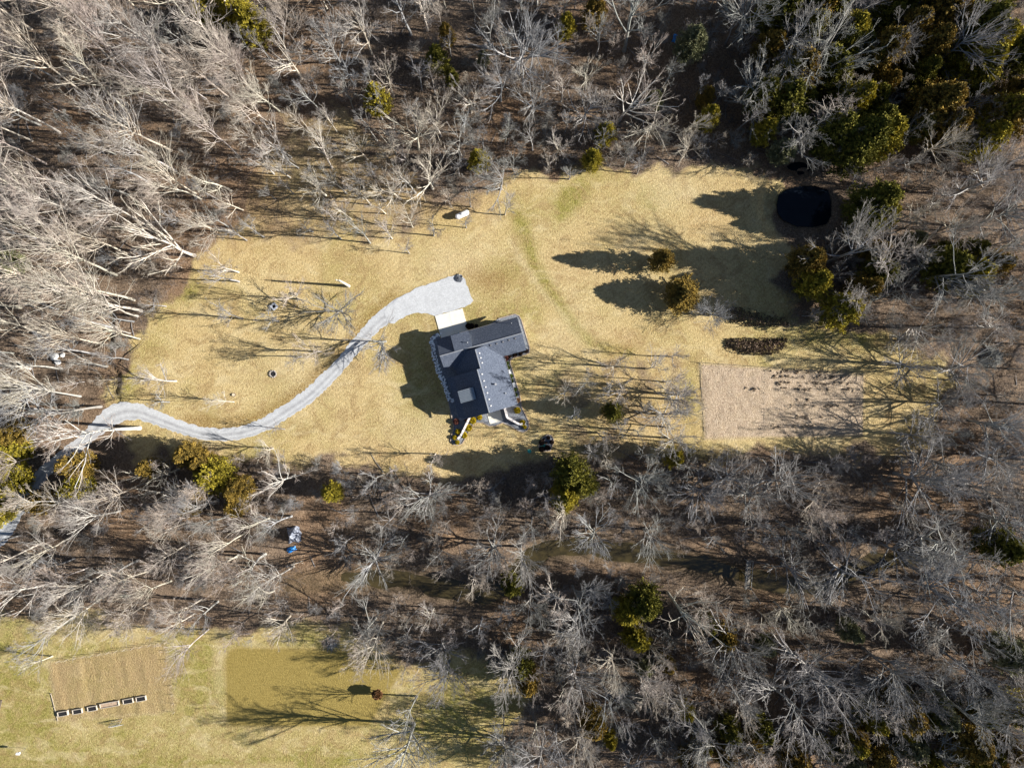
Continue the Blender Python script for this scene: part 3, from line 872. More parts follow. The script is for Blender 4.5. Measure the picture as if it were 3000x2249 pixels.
CEDARS = {}
def cedar_variants():
    for kind in ('green', 'gold', 'bronze', 'grey'):
        CEDARS[kind] = []
        for s_ in range({'green': 3, 'gold': 2, 'bronze': 2, 'grey': 1}[kind]):
            nb = 5200
            sd_ = {'green': 100, 'gold': 200, 'bronze': 300, 'grey': 400}[kind] + s_
            r = np.random.default_rng(sd_)
            nbr, per = 330, 54
            t_ = r.random(nbr) ** .9
            ph = r.random(nbr) * 2 * math.pi
            prof = np.where(t_ < .25, .7 + .3 * np.sin(t_ / .25 * math.pi / 2), ((1 - t_) / .75) ** .8)
            L_ = 2.4 * (prof * r.uniform(.62, 1.18, nbr) + .06)
            q = np.linspace(.38, 1.0, per)[None] + r.uniform(-.02, .02, (nbr, per))
            z0_ = .3 + t_ * 8.0
            jit = .07 + .15 * np.sin(q * math.pi)
            cx = np.cos(ph)[:, None] * L_[:, None] * q + r.normal(0, 1, q.shape) * jit * L_[:, None] * .55
            cy = np.sin(ph)[:, None] * L_[:, None] * q + r.normal(0, 1, q.shape) * jit * L_[:, None] * .55
            cz = z0_[:, None] + q * L_[:, None] * (.35 + .5 * t_[:, None]) + r.normal(0, .10, q.shape)
            c = np.stack([cx, cy, cz], -1).reshape(-1, 3)
            nn = np.stack([np.cos(ph)[:, None] + 0 * q, np.sin(ph)[:, None] + 0 * q, 1.1 + 0 * q], -1).reshape(-1, 3)
            nn /= np.linalg.norm(nn, axis=1, keepdims=True)
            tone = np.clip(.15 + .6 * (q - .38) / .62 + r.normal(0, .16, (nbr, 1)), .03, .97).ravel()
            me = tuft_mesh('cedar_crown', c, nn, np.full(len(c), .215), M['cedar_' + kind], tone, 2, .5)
            mb = MB(); mb.tube([(0, 0, -.2), (.05, 0, 3), (0, .04, 7.6)], [.17, .12, .03], 6)
            tm = mb.build('trunk', M['bark_dark']); tme = tm.data; bpy.data.objects.remove(tm)
            CEDARS[kind].append((tme, me))
cedar_variants()

SHRUBS = {}
def shrub_variants():
    for i, kind in enumerate(('gold', 'red', 'green', 'dark', 'rust')):
        c, nn, tone = crown_points(420, .5, .02, .95, 8, 700 + i, 'round')
        SHRUBS[kind] = tuft_mesh('shrub', c, nn, np.full(420, .2), M['shrub_' + kind], tone, 3)
shrub_variants()

# ---------------------------------------------------------------- bare trees
def grow(seed, h, r0, clear, limbs, limb_len, limb_ang, sub, wander=.04, fork=0.0, droop=0.0, lean=(0, 0), rad_min=.012, len_ratio=(.55, .5, .5), up=.25, crown_shape='round'):
    """returns (verts, quads) of trunk+limbs and of the twig crown"""
    r = np.random.default_rng(seed)
    def norm(a): return a / (np.linalg.norm(a, axis=-1, keepdims=True) + 1e-9)
    def paths(p0, d0, L_, npt, wig, upw):
        B = len(p0)
        pts = np.zeros((B, npt, 3)); pts[:, 0] = p0
        d = d0.copy()
        tan = np.zeros((B, npt, 3)); tan[:, 0] = d
        for i in range(1, npt):
            d = norm(d + r.normal(0, wig, (B, 3)) + np.array([0, 0, upw]))
            pts[:, i] = pts[:, i - 1] + d * (L_ / (npt - 1))[:, None]
            tan[:, i] = d
        return pts, tan
    def tubes(pts, tan, rad, k):
        B, n_, _ = pts.shape
        ref = np.where(np.abs(tan[..., 2:3]) > .8, np.array([1., 0, 0]), np.array([0, 0, 1.]))
        a_ = norm(np.cross(tan, ref)); b_ = np.cross(tan, a_)
        th = np.arange(k) * 2 * math.pi / k
        ring = pts[:, :, None] + (a_[:, :, None] * np.cos(th)[None, None, :, None] + b_[:, :, None] * np.sin(th)[None, None, :, None]) * rad[:, :, None, None]
        base = np.arange(B * n_ * k).reshape(B, n_, k)
        nxt = np.roll(base, -1, 2)
        q = np.stack([base[:, :-1], nxt[:, :-1], nxt[:, 1:], base[:, 1:]], -1).reshape(-1, 4)
        return ring.reshape(-1, 3), q
    def children(pts, tan, L_, rad, m_, t0, t1, ang, ratio, wig, npt, upw, taper=True, rscale=.6):
        B, n_, _ = pts.shape
        tt = np.sort(r.uniform(t0, t1, (B, m_)), 1)
        f = tt * (n_ - 1); i0 = np.minimum(f.astype(int), n_ - 2); fr = (f - i0)[..., None]
        bi = np.arange(B)[:, None]
        p0 = pts[bi, i0] * (1 - fr) + pts[bi, i0 + 1] * fr
        d = norm(tan[bi, i0 + 1])
        rp = rad[bi, i0] * (1 - fr[..., 0]) + rad[bi, i0 + 1] * fr[..., 0]
        x = norm(np.cross(d, r.normal(0, 1, (B, m_, 3))))
        an = np.radians(r.normal(ang, ang * .22, (B, m_)))[..., None]
        nd = norm(d * np.cos(an) + x * np.sin(an))
        ln = L_[:, None] * ratio * (1.15 - (.75 * (tt - t0) / (t1 - t0 + 1e-6) if taper else 0)) * r.uniform(.65, 1.25, (B, m_))
        p0, nd, ln, rp = p0.reshape(-1, 3), nd.reshape(-1, 3), ln.ravel(), rp.ravel()
        pp, tn = paths(p0, nd, ln, npt, wig, upw)
        rr = np.minimum(rp * rscale, ln * .03 + .004)
        rad2 = np.maximum(rr[:, None] * np.linspace(1, .35, npt)[None], rad_min)
        return pp, tn, ln, rad2
    V, Q, V2, Q2, V3, Q3 = [], [], [], [], [], []
    def put(VV, QQ, v_, q_):
        b_ = sum(len(x) for x in VV); VV.append(v_); QQ.append(q_ + b_)
    d0 = norm(np.array([[lean[0], lean[1], 1.0]]))
    L0 = np.array([h])
    tp, tt = paths(np.array([[0, 0, -.25]]), d0, L0, 10, wander, .06)
    trad = r0 * np.linspace(1, 0, 10) ** .85
    trad = np.maximum(trad, .03)[None]; trad[0, 0] *= 1.35
    put(V, Q, *tubes(tp, tt, trad, 8))
    LL = np.array([limb_len / .8])
    p1, t1, l1, r1 = children(tp, tt, LL, trad, limbs, clear, .99, limb_ang, .8, .08, 8, up * .3, True, .7)
    if crown_shape == 'round':
        tz = p1[:, 0, 2] / h
        s_ = np.sin(np.clip((tz - clear * .7) / (1.08 - clear * .7), 0, 1) * math.pi) ** .6 * .55 + .45
        p1 = p1[:, :1] + (p1 - p1[:, :1]) * s_[:, None, None]; l1 = l1 * s_
    put(V, Q, *tubes(p1, t1, r1, 5))
    p2, t2, l2, r2 = children(p1, t1, l1, r1, sub[0], .15, 1.0, 30, len_ratio[0], .09, 5, up * .2, True, .8)
    put(V2, Q2, *tubes(p2, t2, r2, 4))
    p3, t3, l3, r3 = children(p2, t2, l2, r2, sub[1], .12, 1.0, 29, len_ratio[1], .10, 4, up * .18, True, .75)
    put(V3, Q3, *tubes(p3, t3, r3, 3))
    p4, t4, l4, r4 = children(p3, t3, np.maximum(l3, .7), r3, sub[2], .15, 1.0, 30, len_ratio[2], .10, 3, up * .15)
    r4 = np.maximum(r4 * .8, rad_min * .75)
    put(V3, Q3, *tubes(p4, t4, r4, 3))
    v2 = np.concatenate(V2); n2 = sum(len(x) for x in Q2)
    return np.concatenate(V), np.concatenate(Q), np.concatenate([v2] + V3), np.concatenate(Q2 + [q + len(v2) for q in Q3]), n2

TREES = {}
def variants(kind, n_, mat, h, twig='twig_warm', **kw):
    TREES[kind] = []
    for i in range(n_):
        hh = h
        v_, q_, v2, q2, n2 = grow(sum(map(ord, kind)) * 13 + i, hh, **kw)
        a_ = fast_mesh(kind + '_trunk', v_, quads=q_, mat=M[mat], smooth=True)
        b_ = fast_mesh(kind + '_crown', v2, quads=q2, mat=M[mat], smooth=True)
        b_.materials.append(M[twig])
        mi = np.ones(len(q2), np.int32); mi[:n2] = 0
        b_.polygons.foreach_set('material_index', mi)
        TREES[kind].append((a_, b_, h))
variants('tall', 6, 'bark_pale', 22, r0=.19, clear=.36, limbs=21, limb_len=8.6, limb_ang=29, sub=(5, 4, 3), up=.28, rad_min=.0115, len_ratio=(.58, .5, .5))
variants('tall_lilac', 5, 'bark_lilac', 21, r0=.17, clear=.36, limbs=23, limb_len=8.2, limb_ang=30, sub=(5, 4, 4), up=.28, rad_min=.0105, len_ratio=(.58, .5, .5))
variants('spread', 6, 'bark_grey', 14, 'twig_cool', r0=.24, clear=.16, limbs=17, limb_len=8.4, limb_ang=50, sub=(6, 5, 4), up=.2, rad_min=.0105, len_ratio=(.56, .5, .5))
variants('slender', 4, 'bark_grey', 10, 'twig_cool', r0=.15, clear=.36, limbs=11, limb_len=3.9, limb_ang=36, sub=(4, 4, 3), up=.3, rad_min=.009, len_ratio=(.6, .55, .55))
variants('pale_small', 5, 'bark_pale', 10, r0=.155, clear=.26, limbs=13, limb_len=5.0, limb_ang=40, sub=(5, 4, 3), up=.25, rad_min=.010, len_ratio=(.58, .52, .5))
variants('sycamore', 4, 'bark_white', 17, r0=.27, clear=.2, limbs=11, limb_len=10.0, limb_ang=44, sub=(5, 5, 3), up=.22, rad_min=.011, wander=.05, len_ratio=(.55, .48, .5))
variants('bush', 4, 'bark_grey', 3.0, 'twig_cool', r0=.05, clear=.03, limbs=16, limb_len=2.4, limb_ang=44, sub=(6, 4, 2), up=.3, rad_min=.0075, len_ratio=(.6, .55, .6), crown_shape='open')
variants('sapling', 4, 'bark_lilac', 6, r0=.06, clear=.12, limbs=11, limb_len=2.8, limb_ang=36, sub=(4, 4, 3), up=.3, rad_min=.008, len_ratio=(.6, .55, .55))

# ---------------------------------------------------------------- where every tree stands (photograph pixels of the foot, height in metres)
LISTED = """
tall 93 86 24|tall 421 50 22|tall_lilac 755 237 20|tall_lilac 724 247 14|tall 550 217 22|tall_lilac 669 285 18|tall_lilac 604 362 22|tall 572 362 18|tall_lilac 699 457 18
tall_lilac 746 366 14|tall 819 326 14|tall 502 441 24|tall_lilac 516 502 22|tall 574 568 20|tall 590 583 18|pale_small 678 559 12|pale_small 853 461 12|slender 875 493 9
pale_small 972 491 12|pale_small 954 572 11|pale_small 850 520 9|tall 681 678 14|slender 669 665 8|slender 561 665 9|sycamore 570 749 17|tall 299 663 22|tall 228 624 24
tall 439 667 22|tall 290 742 24|sycamore 104 620 23|tall 240 559 18|sycamore 27 298 23|tall 176 389 22|tall_lilac 136 480 22|slender 380 572 12|slender 943 335 10
pale_small 886 231 14|tall_lilac 886 154 12|tall 330 180 23|tall_lilac 430 260 22|tall 380 330 24|tall 300 120 22|tall_lilac 470 150 20|tall 640 150 19
slender 1432 142 14|spread 1525 217 19|slender 1203 102 15|pale_small 1253 90 13|slender 1237 265 10|pale_small 1292 398 12|pale_small 1226 436 14|slender 1350 455 15
pale_small 1077 468 9|pale_small 1160 452 9|pale_small 1174 583 12|pale_small 1217 565 11|sycamore 1267 552 13|slender 1346 515 8|spread 1468 554 10|pale_small 1479 629 8
slender 1667 525 6|slender 1866 509 7|slender 1366 667 5|slender 1271 690 7|pale_small 1149 699 8|pale_small 1029 642 9|slender 1199 742 5|spread 1828 150 18|sycamore 1814 353 13
sycamore 1909 384 11|pale_small 1626 457 9|slender 1828 488 7|pale_small 1990 395 10|spread 1560 330 10|slender 1120 350 10|slender 1040 250 12|pale_small 1380 330 11|spread 1700 360 9
slender 1480 420 9|slender 1560 440 8|pale_small 1090 160 12|spread 1000 190 11
pale_small 699 797 10|slender 700 825 11|pale_small 877 877 9|spread 1001 911 8|slender 710 933 11|slender 816 940 8|pale_small 941 1030 9|slender 884 1044 8|pale_small 516 1116 10
slender 495 1177 7|pale_small 685 1177 7|sycamore 409 1254 20|tall 416 911 27|tall 394 879 26|slender 486 897 8|tall 341 806 25|tall 403 926 20|slender 391 942 10|slender 326 958 15
tall 409 993 15|slender 382 976 9|tall 312 1010 18|slender 278 1037 14|slender 375 1053 8|slender 312 1073 13|tall 235 1161 20|slender 296 1191 15|tall 423 1415 18|tall 280 1453 19
slender 834 1257 5|pale_small 800 1313 8|sycamore 525 1375 9|sycamore 545 1425 8|spread 640 1464 12|sycamore 862 1392 12|tall 60 900 25|tall 150 980 23|tall 90 1080 22|tall 200 850 24
tall 60 760 24|slender 180 1080 14|tall 40 1180 20
slender 1953 1043 7|pale_small 1945 1119 9|spread 1974 1153 9|pale_small 1955 1168 11|slender 1928 1153 9|pale_small 1807 1145 9|slender 1779 1124 9|slender 1747 1173 7
pale_small 1955 1281 11|slender 1979 1296 9|sycamore 1943 1249 8|spread 1938 1213 9|slender 1713 1321 8|slender 1880 1190 8|slender 1860 1260 8|pale_small 1276 1329 7|spread 1130 1000 9
spread 2760 1080 13|slender 2769 1112 9|spread 2730 1180 11|spread 2830 1230 12|spread 2640 1270 11|spread 2860 1330 12|spread 2700 1340 12|spread 2610 1060 9|sycamore 2640 960 11|spread 2560 880 10
tall 592 1755 15|tall 502 1701 15|tall 445 1672 16|pale_small 570 1796 10|tall 540 1532 14|tall 330 1667 15|tall 312 1742 14|tall 552 1590 13|sycamore 778 1622 13|tall 697 1627 15
pale_small 787 1518 12|tall 222 1568 18|tall 122 1590 20|pale_small 154 1921 7|tall 860 1658 14|slender 742 1862 3|sycamore 170 1700 14
tall 1122 1821 14|slender 1222 2038 11|spread 1213 2120 15|slender 1475 2092 10|spread 1316 1934 11|spread 1674 1943 13|slender 1588 1875 12|tall 1773 1875 17|tall 1846 1934 18
tall 1683 2088 15|spread 1475 2156 12|spread 1677 1715 13|sycamore 1955 1735 15|pale_small 1393 1654 12|spread 1525 1600 13|spread 1100 1810 12|spread 1300 1870 11|spread 1590 2160 12
spread 2330 1915 19|spread 2290 1650 13|spread 2575 1590 15|spread 2730 1800 14|spread 2750 1900 15|spread 2800 2060 12|spread 2120 1970 13|spread 1990 2050 12|spread 2310 2060 13|spread 2170 1440 13
spread 2110 1400 10|spread 2020 1420 10
"""
CEDAR_LIST = """
608 32 40 gold|690 34 42 gold|745 75 44 gold|1741 40 35 bronze|1658 77 25 gold|1280 176 30 green|1308 104 22 bronze|1323 226 18 green|1416 172 16 grey|1104 290 36 gold|1402 470 27 gold|1773 393 27 gold|1735 470 28 gold
1918 294 20 grey|2027 127 40 grey|2068 285 24 bronze|2075 345 28 gold|2348 9 35 gold|2398 36 35 bronze|2375 95 40 gold|2479 104 45 gold|2457 149 40 gold|2629 14 40 green|2583 154 48 bronze|2335 213 45 bronze|2299 226 33 gold
2249 289 33 bronze|2407 190 40 green|2448 244 30 green|2751 36 58 bronze|2814 27 50 green|2859 90 52 green|2886 136 48 gold|2859 195 50 gold|2923 140 30 green|2561 362 40 green|2443 389 45 green|2534 407 50 green|2498 448 45 green
2583 394 45 gold|2733 312 52 bronze|2769 375 40 bronze|2941 344 52 bronze|2294 443 27 grey|2240 384 25 gold|2561 593 58 green|2534 660 40 green|2583 633 40 gold|2565 733 30 bronze|2678 701 25 grey|2841 733 30 green|2770 735 26 green
2362 764 45 bronze|2384 827 40 gold|2466 908 48 gold|2529 845 40 bronze|2574 795 42 green|2769 777 50 green|2837 800 50 gold|2905 777 40 bronze|2850 836 30 gold|2000 862 47 bronze|1940 764 30 bronze
27 1270 40 bronze|45 1320 30 gold|226 1362 38 bronze|228 1428 32 gold|8 1405 50 gold|-12 1500 36 gold|118 1468 32 bronze|556 1333 36 bronze|441 1372 28 bronze|597 1356 30 bronze|629 1397 48 gold|593 1442 25 bronze|697 1433 33 bronze
692 1483 26 bronze|556 1487 25 bronze|32 768 28 grey|973 1442 26 gold|1668 1385 48 green|1698 1412 42 green|1655 1448 38 gold|1722 1420 28 green|1797 1204 26 green|1975 1340 26 gold|1502 1717 28 green|1525 1945 36 green|1545 1990 36 bronze
1837 1789 35 gold|1886 1762 45 green|1864 1866 36 gold|1886 1952 25 grey|1954 1943 22 bronze|1737 2115 35 bronze|1787 2165 18 gold|2068 1826 28 green|2118 1862 35 bronze|2240 1889 27 grey|2488 1848 27 grey|2927 1599 50 green|2963 1916 45 grey
2642 2079 50 bronze|2741 2083 45 grey|2552 2101 35 gold|2497 2142 35 bronze|2972 2079 45 gold|2823 2156 58 bronze|2836 2214 45 gold|2231 2133 30 green|2199 2183 30 bronze|2122 2205 30 bronze|2059 2178 25 gold|2018 2223 30 bronze|2009 2079 22 gold
2407 2187 25 gold|2565 2205 45 bronze|2660 2178 40 grey|2488 2223 35 grey|2325 2223 40 bronze|2136 2133 30 green|1650 1480 24 gold
"""
LAND = {
    'the dark roofed house': (1410, 1110), 'the white propane tank': (1352, 630), 'the black pond': (2360, 600), 'the large garden plot': (2290, 1175), 'the brown thicket': (2215, 1008),
    'the round brush pile': (2900, 1045), 'the creek footbridge': (2190, 1680), 'the fallen creek tree': (2540, 1690), 'the grey tarp heap': (862, 1562), 'the parked car': (85, 1460),
    'the raised garden beds': (270, 2065), 'the stone fire ring': (800, 1095), 'the white boulders': (155, 1050), 'the square fire pit': (804, 898), 'the top blue tarp': (1977, 114),
    'the oval island bed': (1600, 1297), 'the driveway fork': (330, 1215), 'the gravel turnaround': (1300, 860), 'the lone lawn cedar': (2000, 860),
    'the leaning gold cedar': (690, 34), 'the top left corner': (0, 0), 'the top right corner': (3000, 0), 'the bottom right corner': (3000, 2249), 'the middle of the top edge': (1500, 0),
    'the middle of the bottom edge': (1500, 2249), 'the middle of the right edge': (3000, 1124), 'the middle of the left edge': (0, 1124), 'the creek bend': (1420, 1745), 'the mown olive plot': (830, 2010),
    'the lower driveway bend': (670, 1272), 'the huge pale crown': (2398, 1988), 'the white snag': (1021, 838), 'the right edge cedars': (2905, 777)}
DIRS = ['right of', 'above and right of', 'above', 'above and left of', 'left of', 'below and left of', 'below', 'below and right of']
ORD = ['nearest', 'second nearest', 'third nearest', 'fourth nearest', 'fifth nearest', 'sixth nearest', 'seventh nearest', 'eighth nearest', 'ninth nearest', 'tenth nearest', 'eleventh nearest', 'twelfth nearest']
def place_labels(items):
    """items: list of [obj, px, py, words]; each label names the closest landmark, the side of it and the rank on that side"""
    cells = {}
    for it in items:
        o, x, y, words = it
        nm, (lx, ly) = min(LAND.items(), key=lambda kv: math.hypot(kv[1][0] - x, kv[1][1] - y) + (5000 if math.hypot(kv[1][0] - x, kv[1][1] - y) < 4 else 0))
        k = int(round(math.atan2(ly - y, x - lx) / (math.pi / 4))) % 8
        cells.setdefault((words, nm, DIRS[k]), []).append((math.hypot(lx - x, ly - y), it))
    for (words, nm, d), lst in cells.items():
        lst.sort(key=lambda q: q[0])
        for i, (_, it) in enumerate(lst):
            it[0]['label'] = f"{ORD[min(i, 11)]} {words} {d} {nm}" if len(lst) > 1 else f"{words} {d} {nm}"

WORDS = {'tall': 'tall pale bare tree', 'tall_lilac': 'tall brownish bare tree', 'spread': 'spreading grey bare tree', 'slender': 'slender bare tree', 'pale_small': 'small pale bare tree',
         'sycamore': 'white limbed bare tree', 'sapling': 'thin bare sapling', 'bush': 'low leafless bush'}
items = []
placed = []
def put_tree(kind, px, py, h, name='bare_tree', cat='tree', group='bare winter trees', wide=1.0):
    x, y = P(px, py)
    tr, cr, h0 = random.choice(TREES[kind])
    s_ = h / h0
    root = empty(name, (x, y, hz(x, y)), random.uniform(0, 2 * math.pi))
    w_ = s_ * wide * random.uniform(.92, 1.12)
    if s_ < .8: w_ *= .8 / max(s_, .55) if s_ > .55 else 1.3
    root.scale = (w_, w_, s_)
    root.rotation_euler = (random.uniform(-.035, .035), random.uniform(-.035, .035), root.rotation_euler[2])
    link('trunk', tr, root); link('crown', cr, root)
    tag(root, None, cat, group)
    items.append([root, px, py, WORDS[kind]])
    placed.append((x, y, h))
    return root
for rec in LISTED.replace('\n', '|').split('|'):
    if rec.strip():
        k, a_, b_, h = rec.split()
        put_tree(k, float(a_), float(b_), float(h))

D_LAWN = np.maximum(d1, d2)
D_BAR = np.minimum(np.minimum(ldist(GX, GY, CREEK), ldist(GX, GY, DRIVE)) - 2.6, np.minimum(-sdist(GX, GY, POND) - 3, -sdist(GX, GY, POND2) - 2))
KEEP_CLEAR = [(862, 1562), (855, 1608), (1977, 114), (83, 1462), (55, 1500), (2190, 1680), (2133, 1670), (165, 1050), (2900, 1045), (2340, 490), (1420, 200), (2460, 1720)]
def wooded(px, py, margin=-1.5, bar=0.0):
    x, y = P(px, py)
    i = min(int(np.searchsorted(gx, x)), nx - 1); j = min(int(np.searchsorted(gy, y)), ny - 1)
    if 120 < px < 480 and 1225 < py < 1440: return False
    for kx, ky in KEEP_CLEAR:                        # spots that lie open to the sky in the photograph
        ex, ey = CX - kx, CY - ky
        L_ = math.hypot(ex, ey); ex, ey = ex / L_, ey / L_
        t_ = min(max((px - kx) * ex + (py - ky) * ey, -25), 120)
        if math.hypot(px - kx - ex * t_, py - ky - ey * t_) < 36: return False
    return D_LAWN[i, j] < margin and D_BAR[i, j] > bar
def kind_for(px, py):
    r = random.random()
    if px < 760 and py < 1180:
        if py < 520: return ('tall_lilac', random.uniform(16, 23)) if r < .55 else ('tall', random.uniform(17, 24)) if r < .9 else ('pale_small', random.uniform(9, 13))
        return ('tall', random.uniform(15, 24)) if r < .6 else ('slender', random.uniform(10, 15))
    if px < 1000 and py > 1300: return ('tall', random.uniform(11, 17)) if r < .6 else ('pale_small', random.uniform(9, 12)) if r < .85 else ('spread', random.uniform(9, 12))
    if py < 700 and px < 1950: return ('pale_small', random.uniform(8, 13)) if r < .5 else ('slender', random.uniform(8, 13)) if r < .75 else ('spread', random.uniform(9, 13))
    if px > 1900: return ('spread', random.uniform(12, 18)) if r < .75 else ('tall', random.uniform(12, 17))
    return ('spread', random.uniform(9, 15)) if r < .68 else ('pale_small', random.uniform(8, 12)) if r < .88 else ('slender', random.uniform(9, 13))
tries = 0
while len(placed) < 298 and tries < 6000:
    tries += 1
    px, py = random.uniform(5, 2990), random.uniform(5, 2240)
    if not wooded(px, py): continue
    x, y = P(px, py)
    gap = 3.9 if px < 800 else 4.6
    if any((x - q[0]) ** 2 + (y - q[1]) ** 2 < gap * gap for q in placed): continue
    if px > 2450 and py < 450 and random.random() < .6: continue
    k, h = kind_for(px, py)
    put_tree(k, px, py, h)
def inside(px, py, poly):
    x, y = P(px, py)
    return sdist(np.array([x]), np.array([y]), poly)[0] > 0
n_big = len(placed); tries = 0
while len(placed) < n_big + 42 and tries < 4000:
    tries += 1
    if tries % 4: px, py, poly = random.uniform(640, 1520), random.uniform(300, 740), ORCHARD
    else: px, py, poly = random.uniform(1640, 2010), random.uniform(1030, 1340), GROVE
    if not inside(px, py, poly): continue
    x, y = P(px, py)
    if any((x - q[0]) ** 2 + (y - q[1]) ** 2 < 2.8 ** 2 for q in placed): continue
    put_tree(random.choice(('slender', 'slender', 'pale_small')), px, py, random.uniform(7, 11.5), 'young_tree', 'young tree', 'young trees among the bigger trunks', .85)
tries = 0
n_big = len(placed)
while len(placed) < n_big + 235 and tries < 12000:
    tries += 1
    px, py = random.uniform(5, 2990), random.uniform(5, 2240)
    if px < 1500 and random.random() < .45: continue
    if not wooded(px, py, -.5): continue
    x, y = P(px, py)
    if any((x - q[0]) ** 2 + (y - q[1]) ** 2 < 2.6 ** 2 for q in placed): continue
    put_tree(random.choice(('slender', 'slender', 'pale_small')) if px > 900 else random.choice(('slender', 'tall_lilac')), px, py, random.uniform(7, 11) if px > 900 else random.uniform(9, 15), 'young_tree', 'young tree', 'young trees among the bigger trunks')
n_big = len(placed)
tries = 0
while len(placed) < n_big + 290 and tries < 6000:
    tries += 1
    px, py = random.uniform(5, 2990), random.uniform(5, 2240)
    if not wooded(px, py, .5): continue
    x, y = P(px, py)
    if any((x - q[0]) ** 2 + (y - q[1]) ** 2 < 2.3 ** 2 for q in placed): continue
    put_tree('sapling', px, py, random.uniform(3.5, 7.5), 'sapling', 'sapling', 'saplings under the trees', 1.1)

n_big = len(placed); tries = 0
while len(placed) < n_big + 300 and tries < 9000:
    tries += 1
    px, py = random.uniform(5, 2990), random.uniform(5, 2240)
    if not wooded(px, py, .3, .4): continue
    if (px < 1000 or py < 400) and random.random() < .5: continue
    x, y = P(px, py)
    if any((x - q[0]) ** 2 + (y - q[1]) ** 2 < 1.9 ** 2 for q in placed): continue
    put_tree('bush', px, py, random.uniform(1.8, 3.4), 'bare_bush', 'bush', 'leafless bushes under the trees', 1.15)

CW = {'gold': 'yellow green cedar', 'green': 'dark green cedar', 'bronze': 'bronze tinged cedar', 'grey': 'grey green cedar'}
LONE = {(2000, 862): 'lone bronze cedar standing on the lawn with a long shadow', (690, 34): 'leaning tall gold cedar by the top edge among bare trees',
        (1940, 764): 'slim small cedar alone on the lawn above the lone bronze cedar', (1797, 1204): 'small dark cedar inside the bare grove right of the house',
        (118, 1468): 'bronze cedar overhanging the parked car', (1502, 1717): 'single dark cedar standing over the creek bend'}
more = []
for i in range(400):
    if len(more) > 46: break
    px, py = (random.uniform(2200, 2985), random.uniform(5, 480)) if i % 3 else (random.uniform(2000, 2985), random.uniform(2060, 2245))
    if not wooded(px, py, -2, 1.0) or (px < 2480 and py > 330) or 430 < py < 2000: continue
    if all(math.hypot(px - q[0], py - q[1]) > 48 for q in more):
        more.append((px, py))
CEDAR_LIST += '|'.join('%d %d %d %s' % (px, py, random.uniform(26, 46), random.choice(('green', 'green', 'green', 'bronze', 'gold'))) for px, py in more)
for rec in CEDAR_LIST.replace('\n', '|').split('|'):
    if not rec.strip(): continue
    a_, b_, r_, k = rec.split()
    px, py, R = float(a_), float(b_), float(r_) * S * 1.08
    if px > 2180 and py < 480: R *= 1.2
    h = min(15, 4.0 + R * 2.6) * random.uniform(.92, 1.1)
    if (px, py) in ((2000, 862), (1940, 764)): h = 7.2 if px == 2000 else 9.0
    x, y = P(px, py, h * .45)
    tr, cr = random.choice(CEDARS[k])
    root = empty('cedar_tree', (x, y, hz(x, y)), random.uniform(0, 6.28))
    root.scale = (R / 2.4 * random.uniform(.95, 1.1), R / 2.4 * random.uniform(.95, 1.1), h / 9.0)
    link('trunk', tr, root); link('crown', cr, root)
    tag(root, None, 'cedar', 'evergreen cedars')
    if (px, py) in LONE: root['label'] = LONE[(px, py)]
    else: items.append([root, px, py, CW[k]])
o_ = put_tree('bush', 2078, 925, 4.2, wide=1.5); items.pop(); o_['label'] = 'twiggy grey shrub just below the lone lawn cedar'; o_['category'] = 'shrub'
place_labels(items)

# --- undergrowth: leafless brush nobody could count, as one mass
def brush_clump(seed, stems=12, h=1.7):
    v_, q_, v2, q2 = [], [], [], []
    r = np.random.default_rng(seed)
    V, Q = [], []
    nb = 0
    for i in range(stems):
        a_ = r.uniform(0, 6.28); sp = r.uniform(.2, .8)
        p0 = np.array([r.normal(0, .35), r.normal(0, .35), -.1])
        d = np.array([math.cos(a_) * sp, math.sin(a_) * sp, 1]); d /= np.linalg.norm(d)
        L_ = h * r.uniform(.5, 1.2)
        pts = [p0, p0 + d * L_ * .5, p0 + d * L_ + np.array([math.cos(a_), math.sin(a_), 0]) * L_ * .2]
        segs = [(pts[0], pts[1], .017, .013), (pts[1], pts[2], .013, .008)]
        for j in range(7):
            t_ = r.uniform(.25, 1)
            s0 = pts[0] + (pts[1] - pts[0]) * t_ * 2 if t_ < .5 else pts[1] + (pts[2] - pts[1]) * (t_ * 2 - 1)
            e = d * .6 + r.normal(0, .6, 3); e /= np.linalg.norm(e)
            segs.append((s0, s0 + e * L_ * r.uniform(.2, .5), .010, .007))
        for a0, a1, ra, rb in segs:
            dd = a1 - a0; dd = dd / (np.linalg.norm(dd) + 1e-9)
            x_ = np.cross(dd, [.3, .5, .81]); x_ /= np.linalg.norm(x_) + 1e-9; y_ = np.cross(dd, x_)
            for k in range(3):
                th = k * 2.0944
                V.append(a0 + (x_ * math.cos(th) + y_ * math.sin(th)) * ra * 1.3)
            V.append(a1)
            for k in range(3):
                Q.append((nb + k, nb + (k + 1) % 3, nb + 3))
            nb += 4
    return np.array(V), np.array(Q)
CL = [brush_clump(900 + i) for i in range(6)]
V, Q, nb = [], [], 0
cnt = tries = 0
while cnt < 2300 and tries < 16000:
    tries += 1
    px, py = random.uniform(-10, 3010), random.uniform(-10, 2260)
    if not wooded(px, py, 1.0): continue
    x, y = P(px, py)
    if vnoise(np.array([x]), np.array([y]), .12, 77)[0] < (.3 if px < 1500 else .12): continue
    if px < 1200 and random.random() < .3: continue
    v_, q_ = CL[cnt % 6]
    a_ = random.uniform(0, 6.28); s_ = random.uniform(.6, 1.7)
    rot = np.array([[math.cos(a_), -math.sin(a_), 0], [math.sin(a_), math.cos(a_), 0], [0, 0, 1]]) * s_
    V.append(v_ @ rot.T + np.array([x, y, hz(x, y)])); Q.append(q_ + nb); nb += len(v_); cnt += 1
